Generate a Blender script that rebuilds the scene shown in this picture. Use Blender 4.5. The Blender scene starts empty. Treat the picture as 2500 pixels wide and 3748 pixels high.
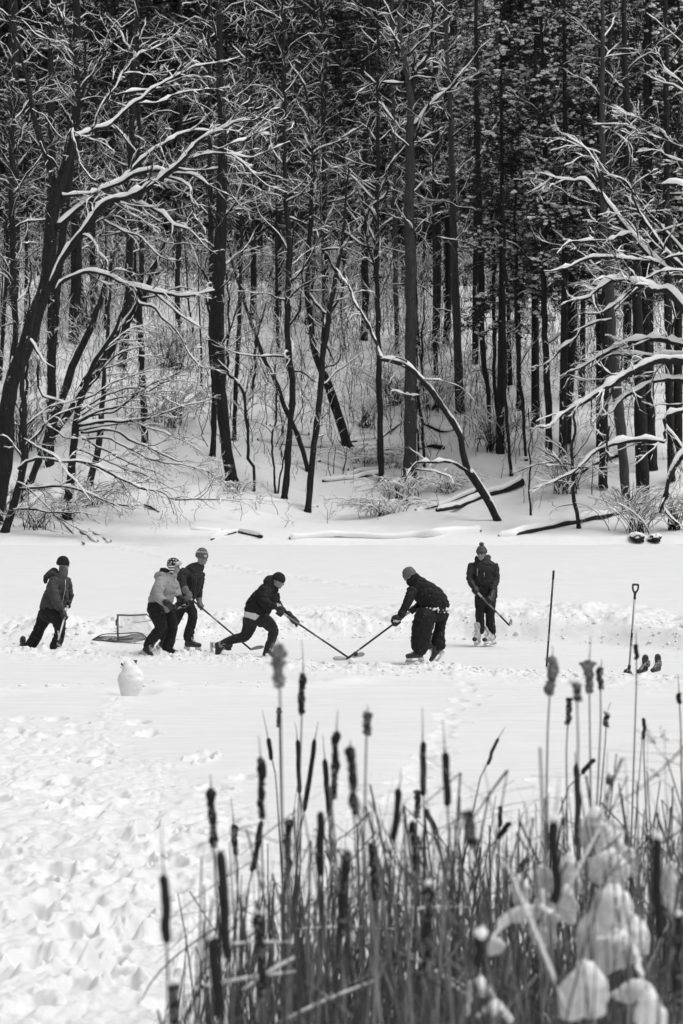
import bpy, bmesh, math, random
import numpy as np
from mathutils import Vector, Matrix
F=8850.0; H=3.2; YH=1701.0
C=bpy.context.scene.collection
RNG=np.random.default_rng(7)
def P(px,py,Y): return np.array([(px-1250)/F*Y, Y, H-(py-YH)/F*Y])
def yof(py): return F*H/(py-YH)          # distance at which the flat pond shows at this row
# ---------------------------------------------------------------- noise
def _h(i,j,k,s):
    n=(i*374761393+j*668265263+k*2147483647*3+s*974634777)&0xFFFFFFFF
    n=((n^(n>>13))*1274126177)&0xFFFFFFFF
    n=((n^(n>>16))*2246822519)&0xFFFFFFFF
    return ((n^(n>>15))&0xFFFF)/65535.0
def vn(x,y,z=None,s=0):
    x=np.asarray(x,float); y=np.asarray(y,float); z=np.zeros_like(x) if z is None else np.asarray(z,float)
    xi=np.floor(x).astype(np.int64); yi=np.floor(y).astype(np.int64); zi=np.floor(z).astype(np.int64)
    u=x-xi; v=y-yi; w=z-zi
    u=u*u*u*(u*(u*6-15)+10); v=v*v*v*(v*(v*6-15)+10); w=w*w*w*(w*(w*6-15)+10)
    def L(k):
        a=_h(xi,yi,zi+k,s)*(1-u)+_h(xi+1,yi,zi+k,s)*u
        b=_h(xi,yi+1,zi+k,s)*(1-u)+_h(xi+1,yi+1,zi+k,s)*u
        return a*(1-v)+b*v
    return (L(0)*(1-w)+L(1)*w)*2-1
def fbm(x,y,z=None,o=3,s=0,g=.5):
    r=0;a=1;f=1
    for i in range(o):
        r=r+a*vn(x*f+i*7.3,y*f+i*3.1,None if z is None else z*f+i*1.7,s+i); a*=g; f*=2.03
    return r
def sm(a,b,x):
    t=np.clip((x-a)/(b-a),0,1); return t*t*(3-2*t)
# ---------------------------------------------------------------- objects
def empty(name,loc,label=None,cat=None,group=None):
    o=bpy.data.objects.new(name,None); C.objects.link(o); o.location=loc; o.empty_display_size=.1
    if label: o['label']=label
    if cat: o['category']=cat
    if group: o['group']=group
    return o
def tag(o,label=None,cat=None,group=None,kind=None):
    for k,v in (('label',label),('category',cat),('group',group),('kind',kind)):
        if v: o[k]=v
    return o
def rawmesh(name,V,Fc,smooth=True):
    """V (n,3); Fc: list of arrays (m,3) or (m,4)"""
    me=bpy.data.meshes.new(name)
    V=np.ascontiguousarray(V,dtype=np.float32)
    Fc=[np.asarray(f,dtype=np.int32) for f in Fc if len(f)]
    loops=np.concatenate([f.ravel() for f in Fc]); tot=np.concatenate([np.full(len(f),f.shape[1],np.int32) for f in Fc])
    st=np.concatenate([[0],np.cumsum(tot)[:-1]]).astype(np.int32)
    me.vertices.add(len(V)); me.vertices.foreach_set('co',V.ravel())
    me.loops.add(len(loops)); me.loops.foreach_set('vertex_index',loops)
    me.polygons.add(len(tot)); me.polygons.foreach_set('loop_start',st); me.polygons.foreach_set('loop_total',tot)
    if smooth: me.polygons.foreach_set('use_smooth',np.ones(len(tot),bool))
    me.update(calc_edges=True); me.validate()
    return me
def link(name,me,mat,parent=None):
    o=bpy.data.objects.new(name,me); C.objects.link(o)
    if mat is not None and not me.materials: me.materials.append(mat)
    if parent is not None: o.parent=parent
    return o
def npobj(name,V,Fc,mat,parent=None,smooth=True,org=None):
    """world-space verts; origin at parent's location (or org)"""
    base=np.array(parent.location) if parent is not None and parent.parent is None else (np.zeros(3) if org is None else np.array(org))
    if parent is not None and parent.parent is not None: base=np.array(parent.parent.location)
    o=link(name,rawmesh(name,V-base,Fc,smooth),mat,parent)
    if parent is None and org is not None: o.location=org
    if parent is not None and parent.type=='MESH' and parent.parent is None and False: pass
    return o
class Acc:
    def __init__(s): s.V=[]; s.F3=[]; s.F4=[]; s.n=0
    def add(s,V,f3=None,f4=None):
        V=np.asarray(V,float).reshape(-1,3)
        if f3 is not None and len(f3): s.F3.append(np.asarray(f3)+s.n)
        if f4 is not None and len(f4): s.F4.append(np.asarray(f4)+s.n)
        s.V.append(V); s.n+=len(V)
    def arrays(s):
        fc=[]
        if s.F3: fc.append(np.concatenate(s.F3))
        if s.F4: fc.append(np.concatenate(s.F4))
        return np.concatenate(s.V),fc
    def obj(s,name,mat,parent=None,smooth=True,org=None):
        V,fc=s.arrays(); return npobj(name,V,fc,mat,parent,smooth,org)
# tubes: batch PL (M,n,3), R (M,n)
def frames(PL):
    T=np.empty_like(PL); T[:,1:-1]=PL[:,2:]-PL[:,:-2]; T[:,0]=PL[:,1]-PL[:,0]; T[:,-1]=PL[:,-1]-PL[:,-2]
    T/=np.linalg.norm(T,axis=2,keepdims=True)+1e-9
    steep=np.abs(PL[:,-1,2]-PL[:,0,2])/(np.linalg.norm(PL[:,-1]-PL[:,0],axis=1)+1e-9)>.8
    ref=np.where(steep[:,None,None],np.array([0.05,1,.02]),np.array([0.02,.03,1.]))
    S=np.cross(T,np.broadcast_to(ref,T.shape)); S/=np.linalg.norm(S,axis=2,keepdims=True)+1e-9
    U=np.cross(S,T)
    return T,S,U
def tubes(acc,PL,R,k=5,cap=True):
    PL=np.asarray(PL,float); R=np.asarray(R,float)
    if PL.ndim==2: PL=PL[None]; R=R[None]
    if len(PL)==0: return
    M,n,_=PL.shape; T,S,U=frames(PL)
    a=np.arange(k)/k*2*np.pi
    ring=PL[:,:,None,:]+R[:,:,None,None]*(np.cos(a)[None,None,:,None]*S[:,:,None,:]+np.sin(a)[None,None,:,None]*U[:,:,None,:])
    V=ring.reshape(-1,3)
    i=np.arange(M)[:,None,None]*n*k; j=np.arange(n-1)[None,:,None]*k; q=np.arange(k)[None,None,:]; q2=(q+1)%k
    b=i+j; f4=np.stack(np.broadcast_arrays(b+q,b+q2,b+k+q2,b+k+q),-1).reshape(-1,4)
    f3=None
    if cap:
        V=np.concatenate([V,PL[:,0],PL[:,-1]+T[:,-1]*R[:,-1:]*.5])
        o=M*n*k; ii=np.arange(M)[:,None]; qq=np.arange(k)[None]; qn=(qq+1)%k
        z=np.zeros_like(ii*k+qq)
        A=np.stack([z+o+ii,ii*n*k+qn,ii*n*k+qq],-1).reshape(-1,3)
        B=np.stack([z+o+M+ii,ii*n*k+(n-1)*k+qq,ii*n*k+(n-1)*k+qn],-1).reshape(-1,3)
        f3=np.concatenate([A,B])
    acc.add(V,f3,f4)
def resample(pts,n,extra=None):
    """catmull-rom through pts -> n samples; extra: (len,k) values interpolated"""
    p=np.asarray(pts,float); m=len(p)
    q=np.concatenate([[2*p[0]-p[1]],p,[2*p[-1]-p[-2]]])
    d=np.concatenate([[0],np.cumsum(np.linalg.norm(np.diff(p,axis=0),axis=1)+1e-6)]); s=np.linspace(0,d[-1],n)
    i=np.clip(np.searchsorted(d,s,side='right')-1,0,m-2); t=((s-d[i])/(d[i+1]-d[i]))[:,None]
    P0,P1,P2,P3=q[i],q[i+1],q[i+2],q[i+3]
    out=.5*((2*P1)+(-P0+P2)*t+(2*P0-5*P1+4*P2-P3)*t**2+(-P0+3*P1-3*P2+P3)*t**3)
    return out
# ---------------------------------------------------------------- materials (a black and white photograph: every colour is a grey)
MATS={}
def nt(name):
    m=bpy.data.materials.new(name); m.use_nodes=True; MATS[name]=m
    N=m.node_tree.nodes; L=m.node_tree.links; b=N['Principled BSDF']
    return m,N,L,b
def g(v): return (v,v,v,1)
def noise_n(N,L,scale,detail=4,co='Object',rough=.55,stretch=None,dist=0):
    tc=N.new('ShaderNodeTexCoord'); t=N.new('ShaderNodeTexNoise'); t.inputs['Scale'].default_value=scale; t.inputs['Detail'].default_value=detail
    t.inputs['Roughness'].default_value=rough; t.inputs['Distortion'].default_value=dist
    if stretch:
        mp=N.new('ShaderNodeMapping'); mp.inputs['Scale'].default_value=stretch; L.new(tc.outputs[co],mp.inputs['Vector']); L.new(mp.outputs[0],t.inputs['Vector'])
    else: L.new(tc.outputs[co],t.inputs['Vector'])
    return t.outputs['Fac']
def ramp(N,L,src,stops):
    r=N.new('ShaderNodeValToRGB'); L.new(src,r.inputs[0])
    e=r.color_ramp.elements
    while len(e)<len(stops): e.new(.5)
    for el,(p,v) in zip(e,stops): el.position=p; el.color=g(v)
    return r.outputs['Color']
def mix(N,L,fac,a,b):
    m=N.new('ShaderNodeMix'); m.data_type='RGBA'
    if hasattr(fac,'links'): L.new(fac,m.inputs[0])
    else: m.inputs[0].default_value=fac
    for s,i in ((a,6),(b,7)):
        if hasattr(s,'links'): L.new(s,m.inputs[i])
        else: m.inputs[i].default_value=g(s)
    return m.outputs[2]
def math_n(N,L,op,a,b,clamp=False):
    m=N.new('ShaderNodeMath'); m.operation=op; m.use_clamp=clamp
    for s,i in ((a,0),(b,1)):
        if hasattr(s,'links'): L.new(s,m.inputs[i])
        else: m.inputs[i].default_value=s
    return m.outputs[0]
def bump(N,L,b,h,strength,dist=.02,prev=None):
    u=N.new('ShaderNodeBump'); u.inputs['Strength'].default_value=strength; u.inputs['Distance'].default_value=dist
    L.new(h,u.inputs['Height'])
    if prev is not None: L.new(prev,u.inputs['Normal'])
    L.new(u.outputs[0],b.inputs['Normal']); return u.outputs[0]
def simple(name,v,rough=.7,var=.25,scale=12,bmp=.2,dist=.01,speck=0,spscale=60,metal=0,stretch=None,spthr=.7,spec=.3):
    m,N,L,b=nt(name)
    n=noise_n(N,L,scale,4,stretch=stretch)
    col=ramp(N,L,n,[(.3,v*(1-var)),(.7,v*(1+var))])
    if speck:
        s=noise_n(N,L,spscale,1); f=math_n(N,L,'GREATER_THAN',s,spthr); f=math_n(N,L,'MULTIPLY',f,speck); col=mix(N,L,f,col,.7)
    L.new(col,b.inputs['Base Color']); b.inputs['Roughness'].default_value=rough; b.inputs['Metallic'].default_value=metal
    b.inputs['Specular IOR Level'].default_value=spec
    if bmp: bump(N,L,b,n,bmp,dist)
    return m
def snow_mat(name,v=.86,fine=60,amp=.35,dist=.01,grain=.2):
    m,N,L,b=nt(name)
    n1=noise_n(N,L,fine,5,rough=.6); n2=noise_n(N,L,4,3)
    col=ramp(N,L,n2,[(.3,v*.97),(.7,min(.93,v*1.02))]); L.new(col,b.inputs['Base Color'])
    b.inputs['Roughness'].default_value=.75; b.inputs['Specular IOR Level'].default_value=.15
    bump(N,L,b,n1,amp,dist); return m
snow_m=snow_mat('snow',.82)
treesnow_m=snow_mat('tree_snow',.92,25,.3,.02)
def ice_mat():
    m,N,L,b=nt('pond_snow')
    n1=noise_n(N,L,30,5,rough=.65); n2=noise_n(N,L,1.0,4,stretch=(.6,6,1))
    n3=noise_n(N,L,9,3,stretch=(1,1,1))
    col=ramp(N,L,n2,[(.3,.74),(.65,.81)]); L.new(col,b.inputs['Base Color'])
    b.inputs['Roughness'].default_value=.7; b.inputs['Specular IOR Level'].default_value=.2
    p=bump(N,L,b,n1,.35,.012); bump(N,L,b,n3,.15,.03,p); return m
pond_m=ice_mat()
def bark_mat(name,lo,hi,scale=9,snowy=.5,thr=.35,speck=.0,spthr=.62):
    m,N,L,b=nt(name)
    n=noise_n(N,L,scale,6,stretch=(1.6,1.6,.22),rough=.7,dist=.6)
    col=ramp(N,L,n,[(.3,lo),(.72,hi)])
    ge=N.new('ShaderNodeNewGeometry'); sx=N.new('ShaderNodeSeparateXYZ'); L.new(ge.outputs['Normal'],sx.inputs[0])
    nn=noise_n(N,L,2.2,4); k=math_n(N,L,'MULTIPLY',math_n(N,L,'SUBTRACT',nn,.5),1.6)
    f=math_n(N,L,'ADD',sx.outputs['Z'],k)
    r=N.new('ShaderNodeMapRange'); r.inputs['From Min'].default_value=thr; r.inputs['From Max'].default_value=thr+.15; L.new(f,r.inputs[0])
    fac=math_n(N,L,'MULTIPLY',r.outputs[0],snowy,True)
    if speck:
        s=noise_n(N,L,7,2,rough=.8); q=N.new('ShaderNodeMapRange'); q.inputs['From Min'].default_value=spthr; q.inputs['From Max'].default_value=spthr+.03; L.new(s,q.inputs[0])
        fac=math_n(N,L,'MAXIMUM',fac,math_n(N,L,'MULTIPLY',q.outputs[0],speck))
    col=mix(N,L,fac,col,.82)
    L.new(col,b.inputs['Base Color']); b.inputs['Roughness'].default_value=.85; b.inputs['Specular IOR Level'].default_value=.15
    bump(N,L,b,n,.6,.03); return m
bark_m=bark_mat('bark',.007,.04,9,.9,.55,.8,.72)
bark_pale=bark_mat('pale_bark',.025,.085,10,.9,.6,.8,.73)
twig_m=bark_mat('twig_bark',.012,.035,6,.95,.32)
twig_dark=bark_mat('thin_twig_bark',.010,.026,6,.9,.62)
# ---------------------------------------------------------------- terrain
def interp(x,xs,ys): return np.interp(x,xs,ys)
def pond_z(x,Y):
    """height of the snow on the frozen pond"""
    Yc=np.maximum(Y,4.0); px=1250+F*x/Yc
    z=.035*fbm(x*.25,Y*.25,o=3,s=3)+.008*fbm(x*2.,Y*2.,o=2,s=4)
    # far bank of cleared snow along the rink
    Yf=yof(interp(px,[-2000,0,300,700,1200,1700,1950,2200,2500,4000],[2366,2366,2362,2345,2340,2340,2352,2362,2383,2400]))+.05*vn(px*.012,Y*0+3,s=8)
    d=Y-Yf
    steep=sm(1350,1750,px)                     # the spade-cut face on the right
    w=1.6*(1-steep)+.85*steep
    rise=sm(0,1,d/w); rough=fbm(x*1.3,Y*1.1,o=5,s=11,g=.62); big=fbm(x*.35,Y*.45,o=2,s=15)
    blocks=np.maximum(0,vn(x*2.6,Y*2.2,s=31))+.5*np.maximum(0,vn(x*6.5,Y*5,s=32)-.1)
    hgt=(.24+.05*steep)+.09*big
    top=np.exp(-np.maximum(0,d-1.2)/3.2)
    hump=.20*np.exp(-((d-5.2)/1.6)**2)*np.clip(.35+1.1*vn(x*.22,Y*.1,s=21),0,1.3)
    fall=1-sm(5.5,9.5,d)
    rinkz=-.014+.003*vn(x*1.5,Y*14,s=5)+.004*fbm(x*6,Y*9,o=2,s=6)
    lump=(.10*rough+.13*blocks)*(1-.95*steep*(1-sm(.55,1.3,d)))
    berm=rise*fall*(hgt*(.35+.65*top)+lump*(.3+.7*top)+hump)+sm(5,9,d)*.05*rise
    # near ridge of the rink
    Yn=yof(interp(px,[-2000,0,400,800,1000,1200,1400,1650,1900,2500,4000],[2392,2392,2404,2410,2428,2450,2455,2458,2472,2486,2490]))
    e=Yn-Y
    nr=np.exp(-(e/.8)**2)*(.035+.075*np.maximum(0,fbm(x*3.0,Y*2.6,o=4,s=41,g=.6)+.1)+.05*np.maximum(0,vn(x*7,Y*6,s=44)))*interp(px,[0,1100,1700,2000,2500],[1.15,1.0,.9,.5,.6])
    nr=nr+np.exp(-((e-.9)/1.2)**2)*(.05*np.maximum(0,vn(x*6,Y*6,s=43)-.15)+.05*np.maximum(0,vn(x*11,Y*9,s=45)-.35))
    inrink=(1-sm(-.2,.2,d))*(1-sm(-.3,.3,e))
    z=z*(1-inrink)+rinkz*inrink+.04*sm(0,1.2,e)
    z=z+berm+nr
    # low shovelled ridge between the rink and the shore nearest to us
    Y2=yof(interp(px,[-2000,0,250,420,600,900,1200,1400,1700,2500],[2548,2545,2533,2528,2534,2528,2516,2500,2488,2486]))
    e2=(Y-Y2)/.45
    r2=np.exp(-e2**2)*(.055+.06*np.maximum(0,fbm(x*1.6,Y*2.6,o=3,s=51)))*interp(px,[-2000,1300,1750,1900],[1,1,.35,0])
    z=z+r2
    for cx,cy,rad,dp in ((480,2546,.34,.10),(2385,2468,.45,.03)):
        yy=yof(cy); xx=(cx-1250)/F*yy; z=z-dp*np.exp(-(((x-xx)/rad)**2+((Y-yy)/rad)**2)**2)
    # trampled snow towards the lower left
    yb=interp(px,[-2000,0,200,520,800,1000,1500,2000,2600],[2600,2625,2650,2745,2850,2960,2850,2900,3050])
    py=YH+F*H/Yc
    tr=sm(-25,90,py-yb)
    tr=tr*interp(px,[-400,600,900,1100,1600,2300],[1,1,.75,.3,.22,.12])
    trail=np.exp(-((px-interp(py,[2540,2620,2700,2800],[470,400,360,330]))/interp(py,[2540,2700],[45,80]))**2)*sm(2545,2565,py)*(1-sm(2720,2800,py))
    tr=np.maximum(tr,trail*.9)
    A=x*2.6+.35*fbm(x*1.3,Y*1.3,o=2,s=61); B=Y*2.1+.35*fbm(x*1.3,Y*1.3,o=2,s=62)
    n=fbm(A*1.9,B*1.9,o=4,s=63,g=.52)
    bill=np.abs(fbm(A*2.1,B*2.1,o=2,s=67,g=.45))*1.9
    fine=fbm(x*9,Y*9,o=3,s=68,g=.6); z=z+tr*(.011*n+.016*bill+.006*fine+.026*fbm(x*1.1,Y*.9,o=2,s=64)-.01)
    # pits of boots
    rg=np.random.default_rng(5)
    pits=[]
    for i in range(90):
        qy=rg.uniform(2640,3740); qx=rg.uniform(-60,900)*(1 if qy>2850 else .6)
        pits.append((qx,qy,1.0))
    for (qx,qy) in ((245,2962),(455,3100),(555,3060),(150,3240),(260,3440),(500,3400),(450,3655),(560,3055),(740,2785),(380,3560),(520,3180),(120,3360),(600,3300)):
        pits.append((qx,qy,2.3))
    for i in range(26):
        t=i/25; pits.append((interp(t,[0,.35,.7,1],[1760,1640,1560,1500])+rg.uniform(-55,55),2520+t*430,.42))
    for i in range(22):
        pits.append((rg.uniform(1250,2150),rg.uniform(2860,3010),.35))
    for i in range(60):
        t=i/59; pits.append((interp(t,[0,.1,.25,.5,.75,1],[430,540,700,950,1250,1800])+rg.uniform(-8,8),interp(t,[0,.1,.25,.5,.75,1],[2012,2030,2068,2103,2140,2195])+rg.uniform(-3,3),-.6))
    for i in range(26): pits.append((rg.uniform(380,560),rg.uniform(2005,2018),-.35))
    for qx,qy,s in pits:
        yy=yof(qy); xx=(qx-1250)/F*yy
        if s<0: rx,ry,dp=.22,.55,.055*s
        else: rx,ry,dp=rg.uniform(.09,.14),rg.uniform(.13,.26),.075*s
        m=(np.abs(x-xx)<rx*3)&(np.abs(Y-yy)<ry*3)
        if not m.any(): continue
        dx=(x[m]-xx)/rx; dy=(Y[m]-yy)/ry; r=np.sqrt(dx*dx+dy*dy)*(1+.25*vn(x[m]*9,Y[m]*9,s=71))
        z[m]+=-dp*np.exp(-r**4)+.22*abs(dp)*np.exp(-((r-1.5)/.3)**2)*(.4+vn(x[m]*14,Y[m]*14,s=72))
    return z
PROF_D=[-10,-.35,0,.8,2.5,5,10,20,35,50,58,75,140,400]; PROF_Z=[-.4,-.35,.05,.35,.55,.95,2.05,5.6,10.4,13.9,14.6,14.8,20,50]
def shoreY(x): return 94.7+.5*vn(x*.15,0*x,s=81)
def hill_z(x,Y):
    x=np.asarray(x,float); Y=np.asarray(Y,float)
    D=Y-shoreY(x)
    z=interp(D,PROF_D,PROF_Z)*(1.0-.004*np.clip(x,-30,30))
    a=sm(0,12,D)
    gully=-.9*np.exp(-((x-2)/6)**2)*np.exp(-((D-18)/12)**2)
    return z+gully*a+a*(.55*fbm(x*.12,Y*.12,o=3,s=83)+.10*fbm(x*.8,Y*.8,o=2,s=84))+.06*fbm(x*.7,Y*.7,o=2,s=85)*sm(-.2,1,D)
def hit(px,py):
    """where the ray of a photo pixel meets the hillside"""
    Y=np.linspace(94,165,1500); x=(px-1250)/F*Y; z=hill_z(x,Y); yy=YH+(H-z)*F/Y
    i=np.argmax(yy<=py) if (yy<=py).any() else len(Y)-1
    return float(Y[i]),np.array([x[i],Y[i],z[i]])
def gridobj(name,X,Yy,Z,mat):
    r,c=X.shape; V=np.stack([X,Yy,Z],-1).reshape(-1,3)
    i=np.arange(r-1)[:,None]*c+np.arange(c-1)[None]; f=np.stack([i,i+1,i+c+1,i+c],-1).reshape(-1,4)
    return npobj(name,V,[f],mat)
def build_ground():
    py=np.concatenate([np.linspace(3830,3000,380),np.linspace(2998.5,2402,400),np.linspace(2401,2250,260),np.linspace(2249,1986,220)])
    pxs=np.concatenate([np.linspace(-2600,-150,60)[:-1],np.linspace(-150,2650,720),np.linspace(2650,5200,60)[1:]])
    Y=yof(py)[:,None]*np.ones_like(pxs)[None]; X=(pxs[None]-1250)/F*Y
    Z=pond_z(X,Y); ed=sm(2200,3400,np.abs(pxs-1250))[None]
    fy=np.abs(np.gradient(Z,axis=0)/np.gradient(Y,axis=0)); face=sm(.25,.8,fy)*((Y>40)&(Y<47))
    Y=Y+face*(.018*fbm(X*3.5,Z*5,o=4,s=91,g=.6)+.01*fbm(X*12,Z*14,o=2,s=92)); Z=Z+face*.008*fbm(X*5,Z*14,o=2,s=93)
    o=gridobj('frozen_pond',X,Y,Z,pond_m); tag(o,kind='structure')
    # ground under the reeds, beside and behind the camera
    xs=np.linspace(-400,400,81); ys=np.concatenate([np.linspace(-200,8,20),np.linspace(10,92,42),np.linspace(95,700,30)])
    X,Y=np.meshgrid(xs,ys); o=gridobj('snow_field',X,Y,np.zeros_like(X)-.12-.3*sm(110,118,Y)*0,snow_m); tag(o,kind='structure')
    xs=np.concatenate([np.linspace(-140,-26,60)[:-1],np.linspace(-26,26,300),np.linspace(26,140,60)[1:]]); ys=np.concatenate([np.linspace(94.0,160,330),np.linspace(161,420,80)])
    X,Y=np.meshgrid(xs,ys); o=gridobj('hillside',X,Y,hill_z(X,Y),snow_m); tag(o,kind='structure')
build_ground()
def crumbs():
    r=np.random.default_rng(17); n=1500; bm=bmesh.new(); bmesh.ops.create_icosphere(bm,subdivisions=1,radius=1); SV=np.array([v.co for v in bm.verts]); SF=np.array([[v.index for v in f.verts] for f in bm.faces]); bm.free()
    px=r.uniform(-60,2560,n); kind=r.random(n)
    yn=interp(px,[-2000,0,400,800,1000,1200,1400,1650,1900,2500,4000],[2392,2392,2404,2410,2428,2450,2455,2458,2472,2486,2490])+r.normal(2,7,n)
    yf=interp(px,[-2000,0,300,700,1200,1700,1950,2200,2500,4000],[2366,2366,2362,2345,2340,2340,2352,2362,2383,2400])-np.abs(r.normal(0,22,n))
    y2=interp(px,[-2000,0,250,420,600,900,1200,1400,1700,2500],[2548,2545,2533,2528,2534,2528,2516,2500,2488,2486])+r.normal(0,5,n)
    py=np.where(kind<.5,yn,np.where(kind<.97,yf,y2)); Y=yof(py); x=(px-1250)/F*Y; z=pond_z(x,Y); sz=r.lognormal(-4.35,.5,n)
    V=SV[None]*(1+.9*r.random((n,len(SV))))[...,None]*sz[:,None,None]*np.stack([r.uniform(.8,1.6,n),r.uniform(.8,1.4,n),r.uniform(.5,.9,n)],-1)[:,None]+np.stack([x,Y,z+sz*.25],-1)[:,None]
    o=npobj('snow_crumbs',V.reshape(-1,3),[(SF[None]+np.arange(n)[:,None,None]*len(SV)).reshape(-1,3)],snow_m,None,False); tag(o,kind='stuff')
crumbs()
# ---------------------------------------------------------------- camera and light
cam=bpy.data.cameras.new('camera'); co=bpy.data.objects.new('camera',cam); C.objects.link(co)
co.location=(0,0,H); co.rotation_euler=(math.pi/2,0,0); cam.sensor_width=36; cam.sensor_fit='AUTO'; cam.lens=F/3748*36
cam.shift_y=-(1874-YH)/3748; cam.clip_end=3000; cam.clip_start=.1
cam.dof.use_dof=True; cam.dof.focus_distance=40.5; cam.dof.aperture_fstop=4.4
bpy.context.scene.camera=co
W=bpy.data.worlds.new('World'); bpy.context.scene.world=W; W.use_nodes=True
N=W.node_tree.nodes; L=W.node_tree.links
sky=N.new('ShaderNodeTexSky'); sky.sky_type='NISHITA'; sky.sun_disc=False
SE,SA=math.radians(63),math.radians(108)     # veiled sun high on the right
sky.sun_elevation=SE; sky.sun_rotation=SA; sky.air_density=1.5; sky.dust_density=6
bw=N.new('ShaderNodeRGBToBW'); L.new(sky.outputs[0],bw.inputs[0]); L.new(bw.outputs[0],N['Background'].inputs[0]); N['Background'].inputs[1].default_value=.15
sl=bpy.data.lights.new('sun','SUN'); sl.energy=1.15; sl.angle=math.radians(35); so=bpy.data.objects.new('sun',sl); C.objects.link(so)
d=Vector((math.sin(SA)*math.cos(SE),math.cos(SA)*math.cos(SE),math.sin(SE)))
so.rotation_euler=d.to_track_quat('Z','Y').to_euler(); so.location=(30,60,60)
sc=bpy.context.scene; sc.view_settings.view_transform='Standard'; sc.view_settings.look='None'; sc.view_settings.exposure=-0.27; sc.view_settings.gamma=1
sc.cycles.max_bounces=5; sc.cycles.diffuse_bounces=3; sc.cycles.glossy_bounces=2; sc.cycles.transparent_max_bounces=4
# ================================================================ people and their things
black_cl=simple('black_cloth',.010,.75,.4,14,.5,.012,speck=.8,spscale=75,spthr=.76)
dark_cl=simple('charcoal_cloth',.022,.75,.35,14,.5,.012,speck=.7,spscale=80,spthr=.76)
mid_cl=simple('dark_grey_shell',.05,.7,.3,12,.5,.012,speck=.6,spscale=80,spthr=.765)
grey_cl=simple('grey_shell',.29,.6,.12,10,.4,.012)
lgrey_cl=simple('light_fleece',.5,.8,.15,40,.5,.006)
white_cl=simple('white_shirt',.62,.8,.06,20,.2,.006)
knit_grey=simple('grey_knit',.12,.9,.4,70,.8,.006,speck=.5,spscale=90,spthr=.68)
knit_mid=simple('speckled_knit',.05,.9,.7,80,.8,.006,speck=.35,spscale=110,spthr=.62)
knit_black=simple('black_knit',.014,.9,.4,60,.6,.005,speck=.5,spscale=70,spthr=.74)
mitten_m=simple('mitten_wool',.15,.95,.25,70,.8,.006)
gloveb=simple('black_glove',.014,.5,.4,18,.4,.008,spec=.4)
skin_m=simple('skin',.27,.55,.06,12,.05,.003)
scarf_m=simple('grey_balaclava',.11,.85,.2,40,.4,.005)
hair_m=simple('hair',.05,.6,.4,30,.6,.006,stretch=(1,1,.3))
boot_b=simple('black_boot',.018,.3,.4,12,.2,.004,spec=.5)
boot_g=simple('pale_boot',.42,.4,.35,14,.3,.004,spec=.5)
plast_w=simple('white_plastic',.62,.35,.08,14,.05,.002,spec=.5)
steel_m=simple('blade_steel',.5,.3,.1,10,0,metal=.7)
lace_m=simple('lace',.7,.8,.05,20,0)
blk_gl=simple('black_plastic',.015,.4,.2,10,.05,.002,spec=.5)
shaft_d=simple('dark_shaft',.025,.3,.3,10,0,spec=.5)
shaft_l=simple('pale_shaft',.55,.35,.1,10,0,spec=.4)
shaft_g=simple('grey_shaft',.17,.4,.2,10,0,spec=.4)
tape_m=simple('stick_tape',.24,.8,.45,60,.5,.003)
tape_w=simple('white_tape',.45,.8,.3,60,.5,.003)
ink_w=simple('pale_print',.7,.5,.02,10,0)
ink_d=simple('dark_print',.02,.5,.02,10,0)
alu_m=simple('grey_metal_handle',.36,.35,.06,6,0,metal=.2,spec=.5)
rub_m=simple('rusty_pipe',.16,.7,.7,16,.4,.004)
net_m=simple('net_cord',.09,.9,.3,30,0)
dirt_m=simple('weathered_fabric',.10,.9,.6,20,.5,.01)
straw_dark=simple('dark_stem',.05,.9,.4,20,0)
def dep(me_or_ob): 
    dg=bpy.context.evaluated_depsgraph_get(); return bpy.data.meshes.new_from_object(me_or_ob.evaluated_get(dg),depsgraph=dg)
class Crop:
    def __init__(s,x0,y0,k,Y): s.x0=x0;s.y0=y0;s.k=k;s.Y=Y
    def p(s,u,v,dy=0.): return P(s.x0+u/s.k,s.y0+v/s.k,s.Y+dy)
    def m(s,w): return w/s.k*s.Y/F
def ico(n=3):
    bm=bmesh.new(); bmesh.ops.create_icosphere(bm,subdivisions=n,radius=1); V=np.array([v.co for v in bm.verts]); Fc=np.array([[v.index for v in f.verts] for f in bm.faces]); bm.free(); return V,Fc
IV,IF=ico(3)
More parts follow.
